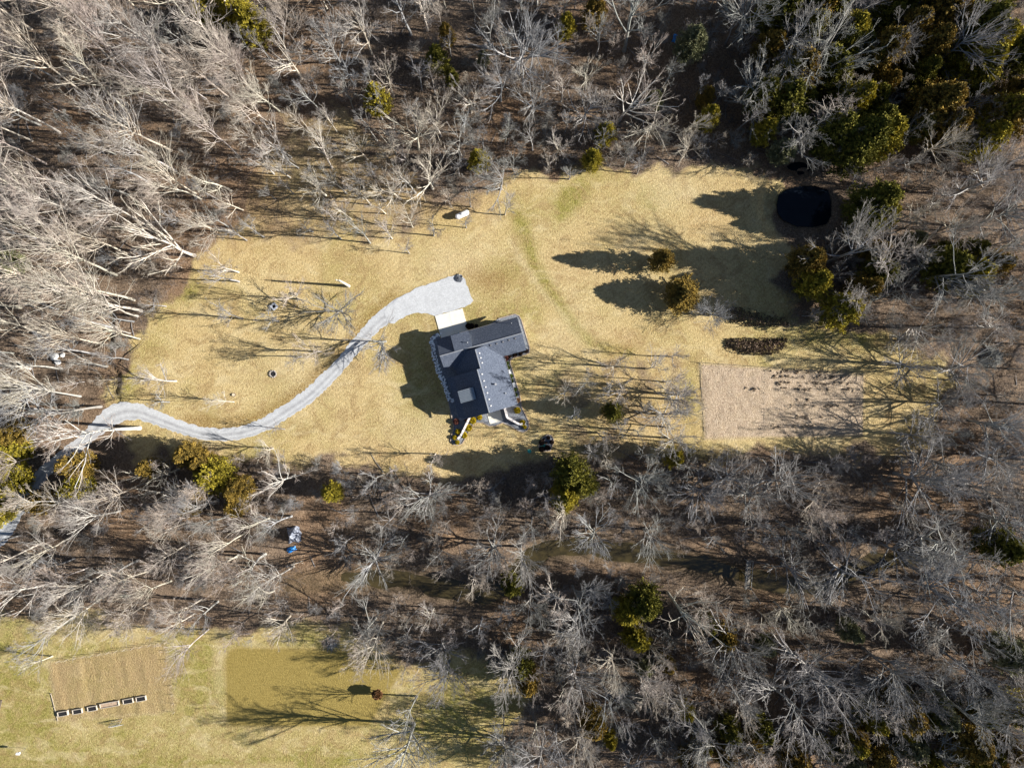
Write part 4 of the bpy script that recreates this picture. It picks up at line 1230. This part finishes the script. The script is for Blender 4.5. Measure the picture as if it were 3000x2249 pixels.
tag(link('undergrowth', fast_mesh('undergrowth', np.concatenate(V), tris=np.concatenate(Q), mat=M['brush'])), 'leafless brown brush covering the woodland floor', 'undergrowth', kind='stuff')

# --- fallen sticks on the woodland floor
mb = MB(); cnt = 0
while cnt < 420:
    px, py = random.uniform(0, 3000), random.uniform(0, 2249)
    if not wooded(px, py, .5): continue
    x, y = P(px, py); L_ = random.uniform(.8, 4.5); a_ = random.uniform(0, 3.14)
    x2, y2 = x + L_ * math.cos(a_), y + L_ * math.sin(a_)
    r = random.uniform(.02, .07)
    mb.tube([(x, y, hz(x, y) + r), ((x + x2) / 2 + random.uniform(-.1, .1), (y + y2) / 2, hz((x + x2) / 2, (y + y2) / 2) + r * 2), (x2, y2, hz(x2, y2) + r)], [r, r * .8, r * .4], 4)
    cnt += 1
tag(mb.build('deadwood_litter', M['bark_grey']), 'fallen sticks strewn over the woodland floor', 'deadwood', kind='stuff')

# ---------------------------------------------------------------- garden shrubs round the house
def z6(x, y): return (1240 + x / 5.53, 1100 + y / 5.53)
def z5(x, y): return (1240 + x / 6.503, 900 + y / 6.503)
def shrub(kind, p, r, label, h=None):
    x, y = P(*p)
    o = link('shrub', SHRUBS[kind], None, (x, y, .04), random.uniform(0, 6.28))
    o.scale = (r / .5, r / .5, (h or r * 1.6))
    return tag(o, label, 'shrub', 'shrubs in the beds')
for (p, r, l) in [(z6(1525, 560), .52, 'round golden shrub alone near the right corner of the house bed'),
                  (z6(1605, 762), .46, 'golden shrub tucked at the bend of the right retaining wall'),
                  (z6(1645, 832), .30, 'tiny golden shrub at the tip of the right bed point'),
                  (z6(915, 675), .42, 'golden shrub against the house wall left of the patio'),
                  (z6(803, 725), .56, 'largest golden shrub, at the upper end of the left retaining wall'),
                  (z6(733, 842), .56, 'golden shrub halfway along the right side of the left retaining wall'),
                  (z6(565, 905), .44, 'golden shrub on the left side of the left retaining wall'),
                  (z6(665, 960), .50, 'lowest golden shrub on the right side of the left retaining wall'),
                  (z6(510, 1000), .36, 'golden shrub near the left rim of the left bed point'),
                  (z6(553, 1078), .36, 'golden shrub at the lowest tip of the left bed point')]:
    shrub('gold', p, r, l)
for (p, r, k, l) in [(z5(1570, 965), .50, 'red', 'red barberry shrub in the inner corner between the wings'),
                     (z5(1632, 940), .34, 'dark', 'dark clipped shrub just right of the red barberry'),
                     (z5(1745, 905), .38, 'dark', 'middle dark clipped shrub below the right wing'),
                     (z5(1855, 875), .34, 'dark', 'fourth shrub below the right wing, dark and round'),
                     (z5(1950, 830), .38, 'dark', 'dark shrub at the outer corner of the right wing'),
                     (z6(535, 745), .46, 'red', 'low red shrub at the lower left corner of the house'),
                     (z6(712, 700), .40, 'red', 'red shrub beside the upper end of the left retaining wall'),
                     (z5(1595, 1065), .32, 'green', 'topmost green shrub along the sunny house side'),
                     (z5(1620, 1155), .32, 'green', 'second green shrub down the sunny house side'),
                     (z5(1667, 1310), .34, 'green', 'green shrub just below the upper white step'),
                     (z5(1688, 1400), .30, 'green', 'green shrub midway between the two white steps'),
                     (z5(1745, 1570), .32, 'green', 'green shrub just below the lower white step'),
                     (z6(1480, 228), .30, 'green', 'second green shrub below the lower white step'),
                     (z6(1497, 310), .30, 'green', 'lowest green shrub along the sunny house side'),
                     (z6(1530, 398), .38, 'rust', 'brown grassy shrub near the lower right house corner'),
                     (z6(2025, 1005), .30, 'dark', 'uppermost dark shrub in the oval island bed'),
                     (z6(1958, 1030), .16, 'dark', 'tiny dark shrub at the upper left of the island bed'),
                     (z6(1920, 1080), .46, 'dark', 'large dark shrub at the left of the island bed'),
                     (z6(1993, 1085), .2, 'dark', 'tiny dark shrub in the middle of the island bed'),
                     (z6(2080, 1075), .36, 'dark', 'dark shrub at the right of the island bed'),
                     (z6(2010, 1165), .42, 'dark', 'dark shrub at the lower right of the island bed'),
                     (z6(1920, 1190), .46, 'dark', 'dark shrub at the lower left of the island bed'),
                     (z5(860, 360), .45, 'dark', 'shaded dark shrub nearest the garage apron'),
                     (z5(925, 358), .42, 'dark', 'second shaded dark shrub right of the garage apron'),
                     (z5(1015, 355), .3, 'dark', 'third shaded dark shrub right of the garage apron')]:
    shrub(k, p, r, l)
M['white'] = simple('white', (.74, .74, .74), (.82, .82, .82), 2, .5)
M['teal'] = simple('teal', (.05, .30, .22), (.08, .40, .30), 3, .6)
M['rim'] = simple('rim', (.03, .16, .11), (.05, .2, .15), 3, .6)
for p, l in ((z5(1638, 1240), 'upper white step slab in the chippings beside the house'), (z5(1712, 1500), 'lower white step slab in the chippings beside the house')):
    x, y = P(*p)
    mb = MB(); mb.box(-.22, .22, -.5, .5, 0, .2); mb.box(-.19, .19, -.47, .47, .2, .225)
    tag(mb.build('step_slab', M['white'], None, False, (x, y, .03), A15), l, 'step')
# septic lids
x, y = P(*z6(1720, 1220))
r_ = empty('septic_riser', (x, y, 0)); tag(r_, 'round green septic riser in the lawn left of the island bed', 'septic riser')
MB().tube([(0, 0, -.1), (0, 0, .14)], .32, 20).build('riser', M['rim'], r_)
MB().tube([(0, 0, .14), (0, 0, .19), (0, 0, .23)], [.36, .36, .25], 20).build('lid', M['teal'], r_)
x, y = P(*z6(1940, 1135))
r_ = empty('septic_cover', (x, y, .05), A15); tag(r_, 'rectangular green cover in the island bed', 'cover')
MB().box(-.34, .34, -.24, .24, 0, .16).build('box', M['rim'], r_)
for k_ in range(4): MB().box(-.36, .36, -.25 + k_ * .125, -.14 + k_ * .125, .16, .2).build('slat', M['teal'], r_)

# ---------------------------------------------------------------- propane tank
M['tank'] = simple('tank', (.80, .80, .80), (.86, .86, .86), 1, .35, .4)
x, y = P(1355, 632)
tank = empty('propane_tank', (x, y, 0), math.radians(23)); tag(tank, 'white propane tank on the lawn beside bare trees', 'tank')
mb = MB()
pr = [(-1.25, .02), (-1.22, .2), (-1.12, .36), (-.95, .46), (-.85, .48), (.85, .48), (.95, .46), (1.12, .36), (1.22, .2), (1.25, .02)]
mb.tube([(a_, 0, .82) for a_, _ in pr], [r for _, r in pr], 20)
mb.build('shell', M['tank'], tank, True)
d_ = MB().tube([(0, 0, 1.25), (0, 0, 1.42), (0, 0, 1.5)], [.22, .2, .1], 14).build('dome', M['tank'], tank, True)
MB().tube([(0, .2, 1.36), (0, .26, 1.36)], .04, 6).build('latch', M['vent'], d_)
for a_ in (-.75, .75):
    MB().box(a_ - .07, a_ + .07, -.34, .34, -.1, .42).build('leg', M['vent'], tank)

# ---------------------------------------------------------------- small things on the lawn
M['block'] = simple('block', (.30, .31, .34), (.42, .43, .46), 3, .9)
M['soot'] = simple('soot', (.012, .012, .014), (.03, .03, .032), 3, .95)
x, y = P(804, 898)
r_ = empty('fire_pit', (x, y, 0), math.radians(40)); tag(r_, 'square grey block fire pit on the lawn with a sooty hole', 'fire pit')
for k_ in range(4):
    a_ = k_ * math.pi / 2
    for j_ in range(2):
        T = Matrix.Rotation(a_, 4, 'Z') @ Matrix.Translation((0, .4, 0))
        MB().box(-.5 + j_ * .46, -.05 + j_ * .46, -.11, .11, -.05, .34 + .006 * j_, T).build('block', M['block'], r_)
MB().box(-.29, .29, -.29, .29, -.04, .03).build('ash', M['soot'], r_)
M['field_stone'] = simple('field_stone', (.22, .19, .17), (.40, .36, .33), 3, .95)
x, y = P(800, 1095)
r_ = empty('fire_ring', (x, y, 0)); tag(r_, 'round stone fire ring in the lawn inside the driveway curve', 'fire ring')
for k_ in range(11):
    a_ = k_ * 2 * math.pi / 11
    mb = MB(); mb.blob((math.cos(a_) * .55, math.sin(a_) * .55, .1), .17, .15, .14, .2, 7, 4); mb.build('stone', M['field_stone'], r_)
MB().tube([(0, 0, 0), (0, 0, .04)], .42, 12).build('ash', M['soot'], r_)
M['cut_wood'] = simple('cut_wood', (.55, .42, .28), (.72, .60, .44), 4, .9)
x, y = P(868, 862)
r_ = empty('stump', (x, y, 0)); tag(r_, 'pale sawn stump on the lawn above the square fire pit', 'stump')
MB().tube([(0, 0, -.1), (.0, 0, .1), (0, 0, .55)], [.36, .28, .26], 10).build('bole', M['bark_grey'], r_)
MB().tube([(0, 0, .55), (0, 0, .57)], .25, 10).build('cut_face', M['cut_wood'], r_)
x, y = P(685, 1156)
r_ = empty('stump', (x, y, 0)); tag(r_, 'low brown stump just above the lower driveway bend', 'stump')
MB().tube([(0, 0, -.1), (.0, 0, .06), (0, 0, .22)], [.42, .3, .28], 9).build('bole', M['bark_dark'], r_)
MB().tube([(0, 0, .22), (0, 0, .24)], .26, 9).build('cut_face', M['cut_wood'], r_)
x, y = P(1022, 838)
r_ = empty('snag', (x, y, 0)); tag(r_, 'broken white trunk standing alone on the lawn', 'snag')
MB().tube([(0, 0, -.2), (.02, .01, 2), (-.05, .03, 4.5), (-.1, .05, 6.3)], [.30, .21, .18, .15], 10).build('trunk', M['bark_white'], r_)
MB().tube([(-.08, .04, 5.6), (-.5, .1, 6.1), (-.62, .12, 6.7)], [.15, .12, .08], 8).build('broken_limb', M['bark_white'], r_)
x, y = P(1131, 592)
r_ = empty('fallen_log', (x, y, .15), 2.3); tag(r_, 'short pale broken log left of the propane tank', 'log')
MB().tube([(0, 0, 0), (.7, .05, .12), (1.5, .0, .3)], [.24, .2, .12], 8).build('trunk', M['bark_pale'], r_)
MB().tube([(.5, .05, .15), (.8, .6, .3)], [.09, .05], 6).build('branch_stub', M['bark_pale'], r_)
# dark stone heap on the corner of the turnaround
M['dark_stone'] = simple('dark_stone', (.04, .045, .055), (.16, .17, .19), 5, .9)
x, y = P(1344, 815)
mb = MB()
for k_ in range(90):
    a_, q = random.uniform(0, 6.28), random.random() ** .6
    mb.blob((q * .68 * math.cos(a_), q * .68 * math.sin(a_), .06 + .22 * (1 - q)), .11, .10, .08, .3, 5, 3)
tag(mb.build('stone_heap', M['dark_stone'], None, False, (x, y, .06)), 'heap of dark stones at the upper corner of the gravel turnaround', 'stones', kind='stuff')
# white boulders in the left woods
M['limestone'] = simple('limestone', (.50, .49, .46), (.76, .75, .72), 2.0, .9, bump=.05)
for k_, (a_, b_, r, l) in enumerate([(163, 1046, .75, 'upper large white boulder of the outcrop in the left woods'), (172, 1061, .6, 'lower right white boulder of the outcrop in the left woods'),
                                     (152, 1040, .4, 'small grey white boulder at the upper left of the woodland outcrop'), (184, 1040, .5, 'pale boulder at the right rim of the woodland outcrop')]):
    x, y = P(a_, b_)
    mb = MB(); mb.blob((0, 0, r * .25), r, r * .75, r * .5, .16, 9, 6)
    tag(mb.build('boulder', M['limestone'], None, False, (x, y, hz(x, y)), random.uniform(0, 3)), l, 'boulder', 'white boulders in the left woods')

# ---------------------------------------------------------------- tarps
def tarp(px, py, lx, ly, h, rot, mat, label, seed, name='tarp'):
    r = np.random.default_rng(seed)
    x, y = P(px, py)
    nn = 22
    g_ = np.linspace(-1, 1, nn)
    A, B = np.meshgrid(g_, g_, indexing='ij')
    rim = 1 - .22 * np.abs(np.sin(2.5 * np.arctan2(B, A) + seed))
    rad = np.maximum(np.abs(A), np.abs(B)) * .5 + np.hypot(A, B) * .5
    Z = h * np.clip(1 - rad ** 2.2, 0, 1) * (.75 + .5 * vnoise(A, B, 2.2, seed))
    Z = Z + (vnoise(A * 1.0, B * 1.7, 4.5, seed + 1) - .5) * h * .55 + .06
    Z = np.maximum(Z, .03 + .03 * r.random(Z.shape))
    v_ = np.stack([A * lx / 2 * rim, B * ly / 2 * rim, Z], -1).reshape(-1, 3)
    i_ = np.arange(nn * nn).reshape(nn, nn)
    q = np.stack([i_[:-1, :-1], i_[1:, :-1], i_[1:, 1:], i_[:-1, 1:]], -1).reshape(-1, 4)
    me = fast_mesh(name, v_, quads=q, mat=mat)
    tag(link(name, me, None, (x, y, hz(x, y)), rot), label, 'tarp')
M['tarp_grey'] = simple('tarp_grey', (.17, .19, .24), (.36, .38, .43), 1.2, .35, .5)
M['tarp_blue'] = simple('tarp_blue', (.005, .13, .42), (.02, .26, .66), 2.0, .4, .5)
tarp(864, 1564, 2.5, 3.1, 1.5, .15, M['tarp_grey'], 'crumpled grey tarp over a heap in the lower left woods', 3, 'tarp_heap')
tarp(855, 1608, 1.9, 1.0, .45, .35, M['tarp_blue'], 'small bright blue tarp lying below the grey tarp heap', 8)
tarp(1976, 114, .75, 1.7, .6, -.3, M['tarp_blue'], 'narrow blue tarp in the woods near the top edge', 12)

# ---------------------------------------------------------------- brush pile, thicket, fallen trees
def heap(px, py, R, h, k_, label, seed):
    x, y = P(px, py)
    root = empty('brush_pile', (x, y, hz(x, y))); tag(root, label, 'brush pile')
    r = random.Random(seed)
    mb = MB()
    for i in range(k_):
        a_ = r.uniform(0, 6.28); q = r.random() ** .5 * R
        cx, cy = q * math.cos(a_), q * math.sin(a_)
        z0 = h * (1 - (q / R) ** 2) * r.uniform(.5, 1)
        b_ = r.uniform(0, 6.28); L_ = r.uniform(.5, 1.4)
        mb.tube([(cx - L_ * math.cos(b_), cy - L_ * math.sin(b_), max(.03, z0 - .3)), (cx, cy, z0 + .15), (cx + L_ * math.cos(b_), cy + L_ * math.sin(b_), max(.03, z0 - .3))], [.02, .03, .015], 4)
    o = mb.build('sticks', M['bark_grey'], root); o['kind'] = 'stuff'
    mb = MB(); mb.blob((0, 0, 0), R * .85, R * .85, h * .8, .12, 12, 6)
    o = mb.build('core', M['bark_dark'], root)
heap(2902, 1046, 1.65, 1.3, 240, 'round dark brush pile near the right edge of the photo', 4)
heap(971, 1882, .75, .7, 70, 'small dark heap of brush above the mown olive plot', 5)

def thicket(poly, label, k_, hmax, seed, mat='thicket'):
    """dense low mass of brown stems"""
    r = np.random.default_rng(seed)
    w = px2w(poly); lo, hi = w.min(0), w.max(0)
    pts = r.uniform(lo, hi, (k_ * 3, 2))
    dd = sdist(pts[:, 0], pts[:, 1], poly)
    keep = dd > r.normal(-.1, .6, len(dd))
    pts, dd = pts[keep][:k_], dd[keep][:k_]
    z = hmax * np.clip(.35 + dd / 1.2, .25, 1) * r.uniform(.3, 1, len(pts))
    c = np.stack([pts[:, 0], pts[:, 1], z], -1)
    nn = np.stack([r.normal(0, .3, len(c)), r.normal(0, .3, len(c)), np.ones(len(c))], -1)
    me = tuft_mesh('thicket', c, nn, np.full(len(c), .26), M[mat], np.clip(z / hmax * .9, 0, 1), 3, .5)
    tag(link('thicket', me), label, 'thicket', kind='stuff')
thicket([(2122, 1005), (2150, 993), (2190, 990), (2230, 997), (2300, 991), (2306, 1003), (2280, 1018), (2250, 1036), (2205, 1040), (2165, 1028)], 'dark brown thicket patch above the large garden plot', 1500, .8, 3)
thicket([(2135, 900), (2180, 912), (2230, 930), (2300, 940), (2310, 958), (2240, 958), (2170, 945), (2130, 930)], 'pinkish brown brush along the shaded lawn edge', 900, .9, 5, 'thicket')

def fallen(px0, py0, px1, py1, r0, mat, label, limbs=5, seed=1, lift=.25, roots=False):
    rr = random.Random(seed)
    a_, b_ = Vector((*P(px0, py0), 0)), Vector((*P(px1, py1), 0))
    za, zb = hz(a_.x, a_.y) + lift, hz(b_.x, b_.y) + lift
    root = empty('fallen_tree', (a_.x, a_.y, 0)); tag(root, label, 'fallen tree')
    d = b_ - a_; L_ = d.length; dn_ = d.normalized(); sd_ = Vector((-dn_.y, dn_.x, 0))
    z0_, z1_ = max(za, lift), max(zb, lift)
    MB().tube([(0, 0, z0_), (d.x * .35 + sd_.x * .1, d.y * .35 + sd_.y * .1, z0_ * .6 + z1_ * .4 + .1), (d.x * .7, d.y * .7, z1_ + .05), (d.x, d.y, z1_)], [r0, r0 * .8, r0 * .55, r0 * .15], 8).build('trunk', M[mat], root)
    for i in range(limbs):
        t_ = rr.uniform(.4, .95); s_ = rr.choice((-1, 1)); q = d * t_
        l_ = L_ * rr.uniform(.15, .35)
        e = q + dn_ * l_ * .7 + sd_ * s_ * l_ * .6
        MB().tube([(q.x, q.y, z1_ + .05), ((q.x + e.x) / 2, (q.y + e.y) / 2, z1_ + .4), (e.x, e.y, z1_ + rr.uniform(.1, .8))], [r0 * .35, r0 * .22, .015], 6).build('limb', M[mat], root)
    if roots:
        for i in range(9):
            an = i * .7
            e = -dn_ * .5 + sd_ * math.cos(an) * 1.0 + Vector((0, 0, .6 + math.sin(an) * .9))
            MB().tube([(0, 0, z0_), (e.x * .6, e.y * .6, max(.1, z0_ + e.z * .5)), (e.x, e.y, max(.05, e.z))], [.14, .08, .03], 6).build('root', M[mat], root)
fallen(2630, 1652, 2455, 1722, .42, 'bark_dark', 'dark fallen tree lying across the creek', 6, 2, .5, True)
fallen(2465, 1712, 2430, 1775, .16, 'bark_white', 'bleached branching log at the end of the dark fallen tree', 7, 3)
fallen(2490, 1775, 2560, 1800, .16, 'bark_dark', 'thin dark log below the creek near the dark fallen tree', 2, 4)
fallen(1395, 175, 1450, 250, .2, 'cut_wood', 'orange tan fallen log in the woods near the top edge', 3, 5)
fallen(840, 1660, 890, 1640, .15, 'bark_pale', 'pale fallen pole below the blue tarp in the lower left woods', 2, 6)
fallen(690, 1583, 705, 1578, .1, 'cut_wood', 'short tan log left of the grey tarp heap', 1, 7)
fallen(360, 1060, 425, 1000, .12, 'bark_dark', 'thin dark limb on the left lawn edge', 3, 9)

# ---------------------------------------------------------------- footbridge over the creek
M['old_plank'] = simple('old_plank', (.16, .14, .115), (.28, .25, .21), 3, .9)
M['rail'] = simple('rail', (.34, .33, .30), (.45, .44, .40), 3, .7)
x, y = P(2192, 1682, 1.3)
r_ = empty('footbridge', (x, y, 0), math.radians(-4)); tag(r_, 'narrow plank footbridge with pale rails over the creek', 'footbridge')
for s_ in (-.34, .34): MB().box(s_ - .06, s_ + .06, -2.5, 2.5, .95, 1.13).build('beam', M['old_plank'], r_)
for i in range(20): MB().box(-.45, .45, -2.5 + i * .25, -2.28 + i * .25, 1.13, 1.17 + .004 * (i % 2)).build('plank', M['old_plank'], r_)
for s_ in (-.45, .45):
    for yy in (-2.4, 0, 2.4): MB().box(s_ - .04, s_ + .04, yy - .04, yy + .04, -.6, 1.95).build('post', M['rail'], r_)
    MB().box(s_ - .03, s_ + .03, -2.45, 2.45, 1.95, 2.0).build('handrail', M['rail'], r_)

# ---------------------------------------------------------------- gardens
M['timber'] = simple('timber', (.25, .21, .16), (.42, .36, .29), 3, .9)
M['timber_pale'] = simple('timber_pale', (.36, .31, .25), (.50, .44, .36), 3, .85)
M['black_soil'] = simple('black_soil', (.010, .010, .012), (.03, .029, .03), 5, .95, bump=.05)
M['tan_soil'] = simple('tan_soil', (.30, .21, .14), (.46, .34, .24), 4, .95, bump=.05)
def board_fence(p0, p1, label, hgt=.55, step=1.9):
    a_, b_ = Vector((*P(*p0), 0)), Vector((*P(*p1), 0))
    d = b_ - a_; L_ = d.length; an = math.atan2(d.y, d.x)
    root = empty('garden_fence', (a_.x, a_.y, 0), an); tag(root, label, 'fence', 'low fences round the garden plots')
    k = max(2, int(L_ / step))
    for i in range(k + 1): MB().box(i * L_ / k - .04, i * L_ / k + .04, -.045, .045, -.1, hgt + .2).build('post', M['timber'], root)
    for i in range(k): MB().box(i * L_ / k + .05, (i + 1) * L_ / k - .05, -.02, .02, .05, hgt).build('board', M['timber'], root)
board_fence((2050, 1064), (2064, 1287), 'low board fence along the left side of the large garden plot', .10)
board_fence((2240, 1086), (2237, 1280), 'low board fence down the middle of the large garden plot', .14)
board_fence((150, 2030), (170, 2108), 'low board along the lower left side of the left garden', .16)
board_fence((2527, 1098), (2524, 1276), 'low board fence along the right side of the large garden plot', .14)
def post_row(p0, p1, k, label, hgt=1.1):
    a_, b_ = Vector((*P(*p0), 0)), Vector((*P(*p1), 0))
    d = b_ - a_; L_ = d.length
    root = empty('wire_fence', (a_.x, a_.y, 0), math.atan2(d.y, d.x)); tag(root, label, 'fence', 'low fences round the garden plots')
    for i in range(k):
        q = i * L_ / (k - 1)
        MB().tube([(q, 0, -.1), (q + random.uniform(-.06, .06), random.uniform(-.06, .06), hgt)], .035, 5).build('post', M['timber'], root)
    for z_ in (.35, .7, 1.0): MB().tube([(0, 0, z_), (L_, 0, z_)], .006, 3).build('wire', M['vent'], root)
post_row((175, 1934), (488, 1879), 14, 'wire fence on thin posts along the top of the left garden')
post_row((489, 1880), (512, 2084), 9, 'wire fence on thin posts right of the left garden', .8)
post_row((2050, 1062), (2528, 1096), 15, 'wire fence on thin posts along the top of the large garden plot', .8)
names = ['leftmost raised bed filled with black soil', 'second raised bed from the left, black soil', 'third raised bed from the left, black soil', 'long raised bed of bare tan soil', 'black soil raised bed just right of the long tan bed', 'rightmost raised bed filled with black soil']
for (a_, b_, w_, l) in zip((187, 229, 272, 323, 377, 415), (2087, 2081, 2073, 2061, 2051, 2044), (1.75, 1.65, 1.65, 3.3, 1.75, 1.7), names):
    x, y = P(a_, b_)
    root = empty('raised_bed', (x, y, hz(x, y)), math.radians(10)); tag(root, l, 'raised bed', 'raised beds in the left garden')
    hw, hd = w_ / 2, .42
    MB().box(-hw, hw, -hd, -hd + .09, -.1, .36).build('side_board', M['timber_pale'], root)
    MB().box(-hw, hw, hd - .09, hd, -.1, .36).build('side_board', M['timber_pale'], root)
    MB().box(-hw, -hw + .09, -hd + .09, hd - .09, -.1, .355).build('end_board', M['timber_pale'], root)
    MB().box(hw - .09, hw, -hd + .09, hd - .09, -.1, .355).build('end_board', M['timber_pale'], root)
    MB().box(-hw + .09, hw - .09, -hd + .09, hd - .09, -.1, .22).build('soil', M['tan_soil'] if w_ > 2 else M['black_soil'], root)
# leaning trellis
M['galv'] = simple('galv', (.45, .46, .48), (.6, .61, .62), 2, .4, .5, metal=.4)
x, y = P(345, 2116)
r_ = empty('trellis', (x, y, 0), math.radians(12)); tag(r_, 'grey tent shaped trellis below the raised beds', 'trellis')
for s_ in (-1, 1):
    for i in range(6):
        MB().tube([(-.9 + i * .36, .55 * s_, 0), (-.9 + i * .36, .03 * s_, 1.25)], .025, 5).build('slat', M['galv'], r_)
    for t_ in (.1, .5, .9): MB().tube([(-.95, s_ * (.55 - .52 * t_), 1.25 * t_), (.95, s_ * (.55 - .52 * t_), 1.25 * t_)], .025, 5).build('crossbar', M['galv'], r_)
x, y = P(75, 2190)
r_ = empty('birdhouse', (x, y, 0)); tag(r_, 'small white birdhouse on a thin pole near the lower left corner', 'birdhouse')
MB().tube([(0, 0, -.2), (0, 0, 1.6)], .03, 6).build('pole', M['vent'], r_)
MB().box(-.2, .2, -.16, .16, 1.6, 1.95).build('box', M['white'], r_)
mb = MB(); mb.add([(-.27, -.22, 1.93), (.27, -.22, 1.93), (.27, .22, 1.93), (-.27, .22, 1.93), (-.27, 0, 2.15), (.27, 0, 2.15)], [(0, 1, 5, 4), (2, 3, 4, 5), (1, 2, 5), (3, 0, 4), (3, 2, 1, 0)])
mb.build('roof', M['white'], r_)
x, y = P(-6, 2062)
r_ = empty('cold_frame', (x, y, 0), math.radians(-14)); tag(r_, 'dark framed cold frame cut by the left edge of the photo', 'cold frame')
for q in ((-.6, .6, -.9, -.82), (-.6, .6, .82, .9), (-.6, -.52, -.82, .82), (.52, .6, -.82, .82)): MB().box(*q, -.05, .4).build('side_board', M['bark_dark'], r_)
MB().box(-.52, .52, -.82, .82, -.05, .2).build('soil', M['tan_soil'], r_)
x, y = P(1110, 2022)
r_ = empty('beech_sapling', (x, y, 0)); tag(r_, 'small tree still holding rust brown leaves on the lower lawn', 'tree')
MB().tube([(0, 0, -.1), (.05, 0, 1.2), (-.1, .05, 2.4)], [.07, .05, .02], 6).build('trunk', M['bark_dark'], r_)
o = link('crown', SHRUBS['rust'], r_, (0, 0, .8)); o.scale = (1.7, 1.5, 1.6)

# ---------------------------------------------------------------- the car on the drive
M['car_paint'] = simple('car_paint', (.55, .57, .60), (.60, .62, .65), .5, .3, .5, metal=.3)
M['tyre'] = simple('tyre', (.015, .015, .016), (.03, .03, .03), 4, .9)
x, y = P(83, 1462)
car = empty('car', (x, y, .06), math.radians(-54 + 180)); tag(car, 'silver car on the shaded drive, half hidden by a bronze cedar', 'car')
def loft(secs):
    mb = MB(); k = len(secs[0]); v_ = [p for s_ in secs for p in s_]; f_ = []
    for i in range(len(secs) - 1):
        for j in range(k - 1): f_.append((i * k + j, i * k + j + 1, (i + 1) * k + j + 1, (i + 1) * k + j))
    f_.append(tuple(range(k))[::-1]); f_.append(tuple((len(secs) - 1) * k + j for j in range(k)))
    return mb.add(v_, f_)
def sec(xx, w_, z0_, z1_): return [(xx, -w_, z0_), (xx, -w_ * 1.02, (z0_ + z1_) / 2), (xx, -w_ * .9, z1_), (xx, 0, z1_ + .04), (xx, w_ * .9, z1_), (xx, w_ * 1.02, (z0_ + z1_) / 2), (xx, w_, z0_)]
loft([sec(-2.3, .72, .4, .75), sec(-2.1, .86, .3, .95), sec(-1.0, .9, .25, 1.0), sec(.9, .9, .25, .98), sec(1.9, .86, .28, .86), sec(2.28, .7, .35, .68)]).build('body', M['car_paint'], car, True)
loft([sec(-1.95, .7, .95, .97), sec(-1.45, .72, .95, 1.38), sec(.1, .72, .95, 1.42), sec(.95, .7, .95, 1.0)]).build('windows', M['glass'], car)
loft([sec(-1.3, .62, 1.38, 1.42), sec(-.2, .64, 1.39, 1.46), sec(.1, .6, 1.38, 1.42)]).build('roof', M['glass'], car, True)
for xx in (-1.4, 1.4):
    for s_ in (-.8, .8):
        wh = MB().tube([(xx, s_ - .1, .33), (xx, s_ + .1, .33)], .33, 14).build('wheel', M['tyre'], car)
        MB().tube([(xx, s_ - .105, .33), (xx, s_ + .105, .33)], .2, 10).build('rim', M['galv'], wh)
for s_ in (-.6, .6):
    MB().box(2.2, 2.3, s_ - .13, s_ + .13, .55, .66).build('headlight', M['white'], car)
    MB().box(.62, .75, s_ * 1.6 - .08, s_ * 1.6 + .08, .95, 1.06).build('mirror', M['car_paint'], car)

# ---------------------------------------------------------------- woods that go on past the right edge of the picture (one mass)
V, Q, nb = [], [], 0
vt, qt, vc, qc, _ = grow(4242, 13, r0=.22, clear=.25, limbs=11, limb_len=6.2, limb_ang=52, sub=(5, 3, 1), up=.3, rad_min=.028, len_ratio=(.6, .5, .55))
vt = np.concatenate([vt, vc]); qt = np.concatenate([qt, qc + len(vt) - len(vc)])
for i in range(56):
    x, y = random.uniform(91, 122), random.uniform(-66, 66)
    a_ = random.uniform(0, 6.28); s_ = random.uniform(.8, 1.35)
    rot = np.array([[math.cos(a_), -math.sin(a_), 0], [math.sin(a_), math.cos(a_), 0], [0, 0, 1]]) * s_
    V.append(vt @ rot.T + np.array([x, y, hz(x, y)])); Q.append(qt + nb); nb += len(vt)
tag(link('woods', fast_mesh('woods', np.concatenate(V), quads=np.concatenate(Q), mat=M['bark_grey'])), 'bare woods carrying on beyond the right edge', 'woods', kind='stuff')

# ---------------------------------------------------------------- rows of dead crop clumps in the garden, bare shrub at the lawn edge
r = np.random.default_rng(88)
pts = []
for (ya, x0, x1, dn) in ((1088, 2255, 2500, 60), (1104, 2260, 2490, 60), (1122, 2262, 2500, 60), (1141, 2265, 2500, 44), (1168, 2330, 2370, 8), (1189, 2275, 2500, 30), (1224, 2320, 2420, 18), (1250, 2262, 2390, 28), (1140, 2180, 2235, 14)):
    for i in range(dn // 2):
        pts.append(P(r.uniform(x0, x1), ya + r.normal(0, 2.5)))
pts = np.array(pts)
c = np.repeat(pts, 5, 0) + r.normal(0, .12, (len(pts) * 5, 2))
c = np.concatenate([c, np.array([[hz(a_, b_) + q for q in [r.uniform(.0, .10)]] for a_, b_ in c])], 1)
nn = np.tile(np.array([[0, 0, 1.]]), (len(c), 1)) + r.normal(0, .3, (len(c), 3))
tag(link('crop_stubble', tuft_mesh('crop_stubble', c, nn, np.full(len(c), .2), leaf_mat('dry_stalk', [(.0, (.22, .165, .11)), (.5, (.38, .295, .20)), (1, (.52, .42, .30))]), r.random(len(c)), 3)), 'rows of dead crop stubble in the large garden plot', 'stubble', kind='stuff')
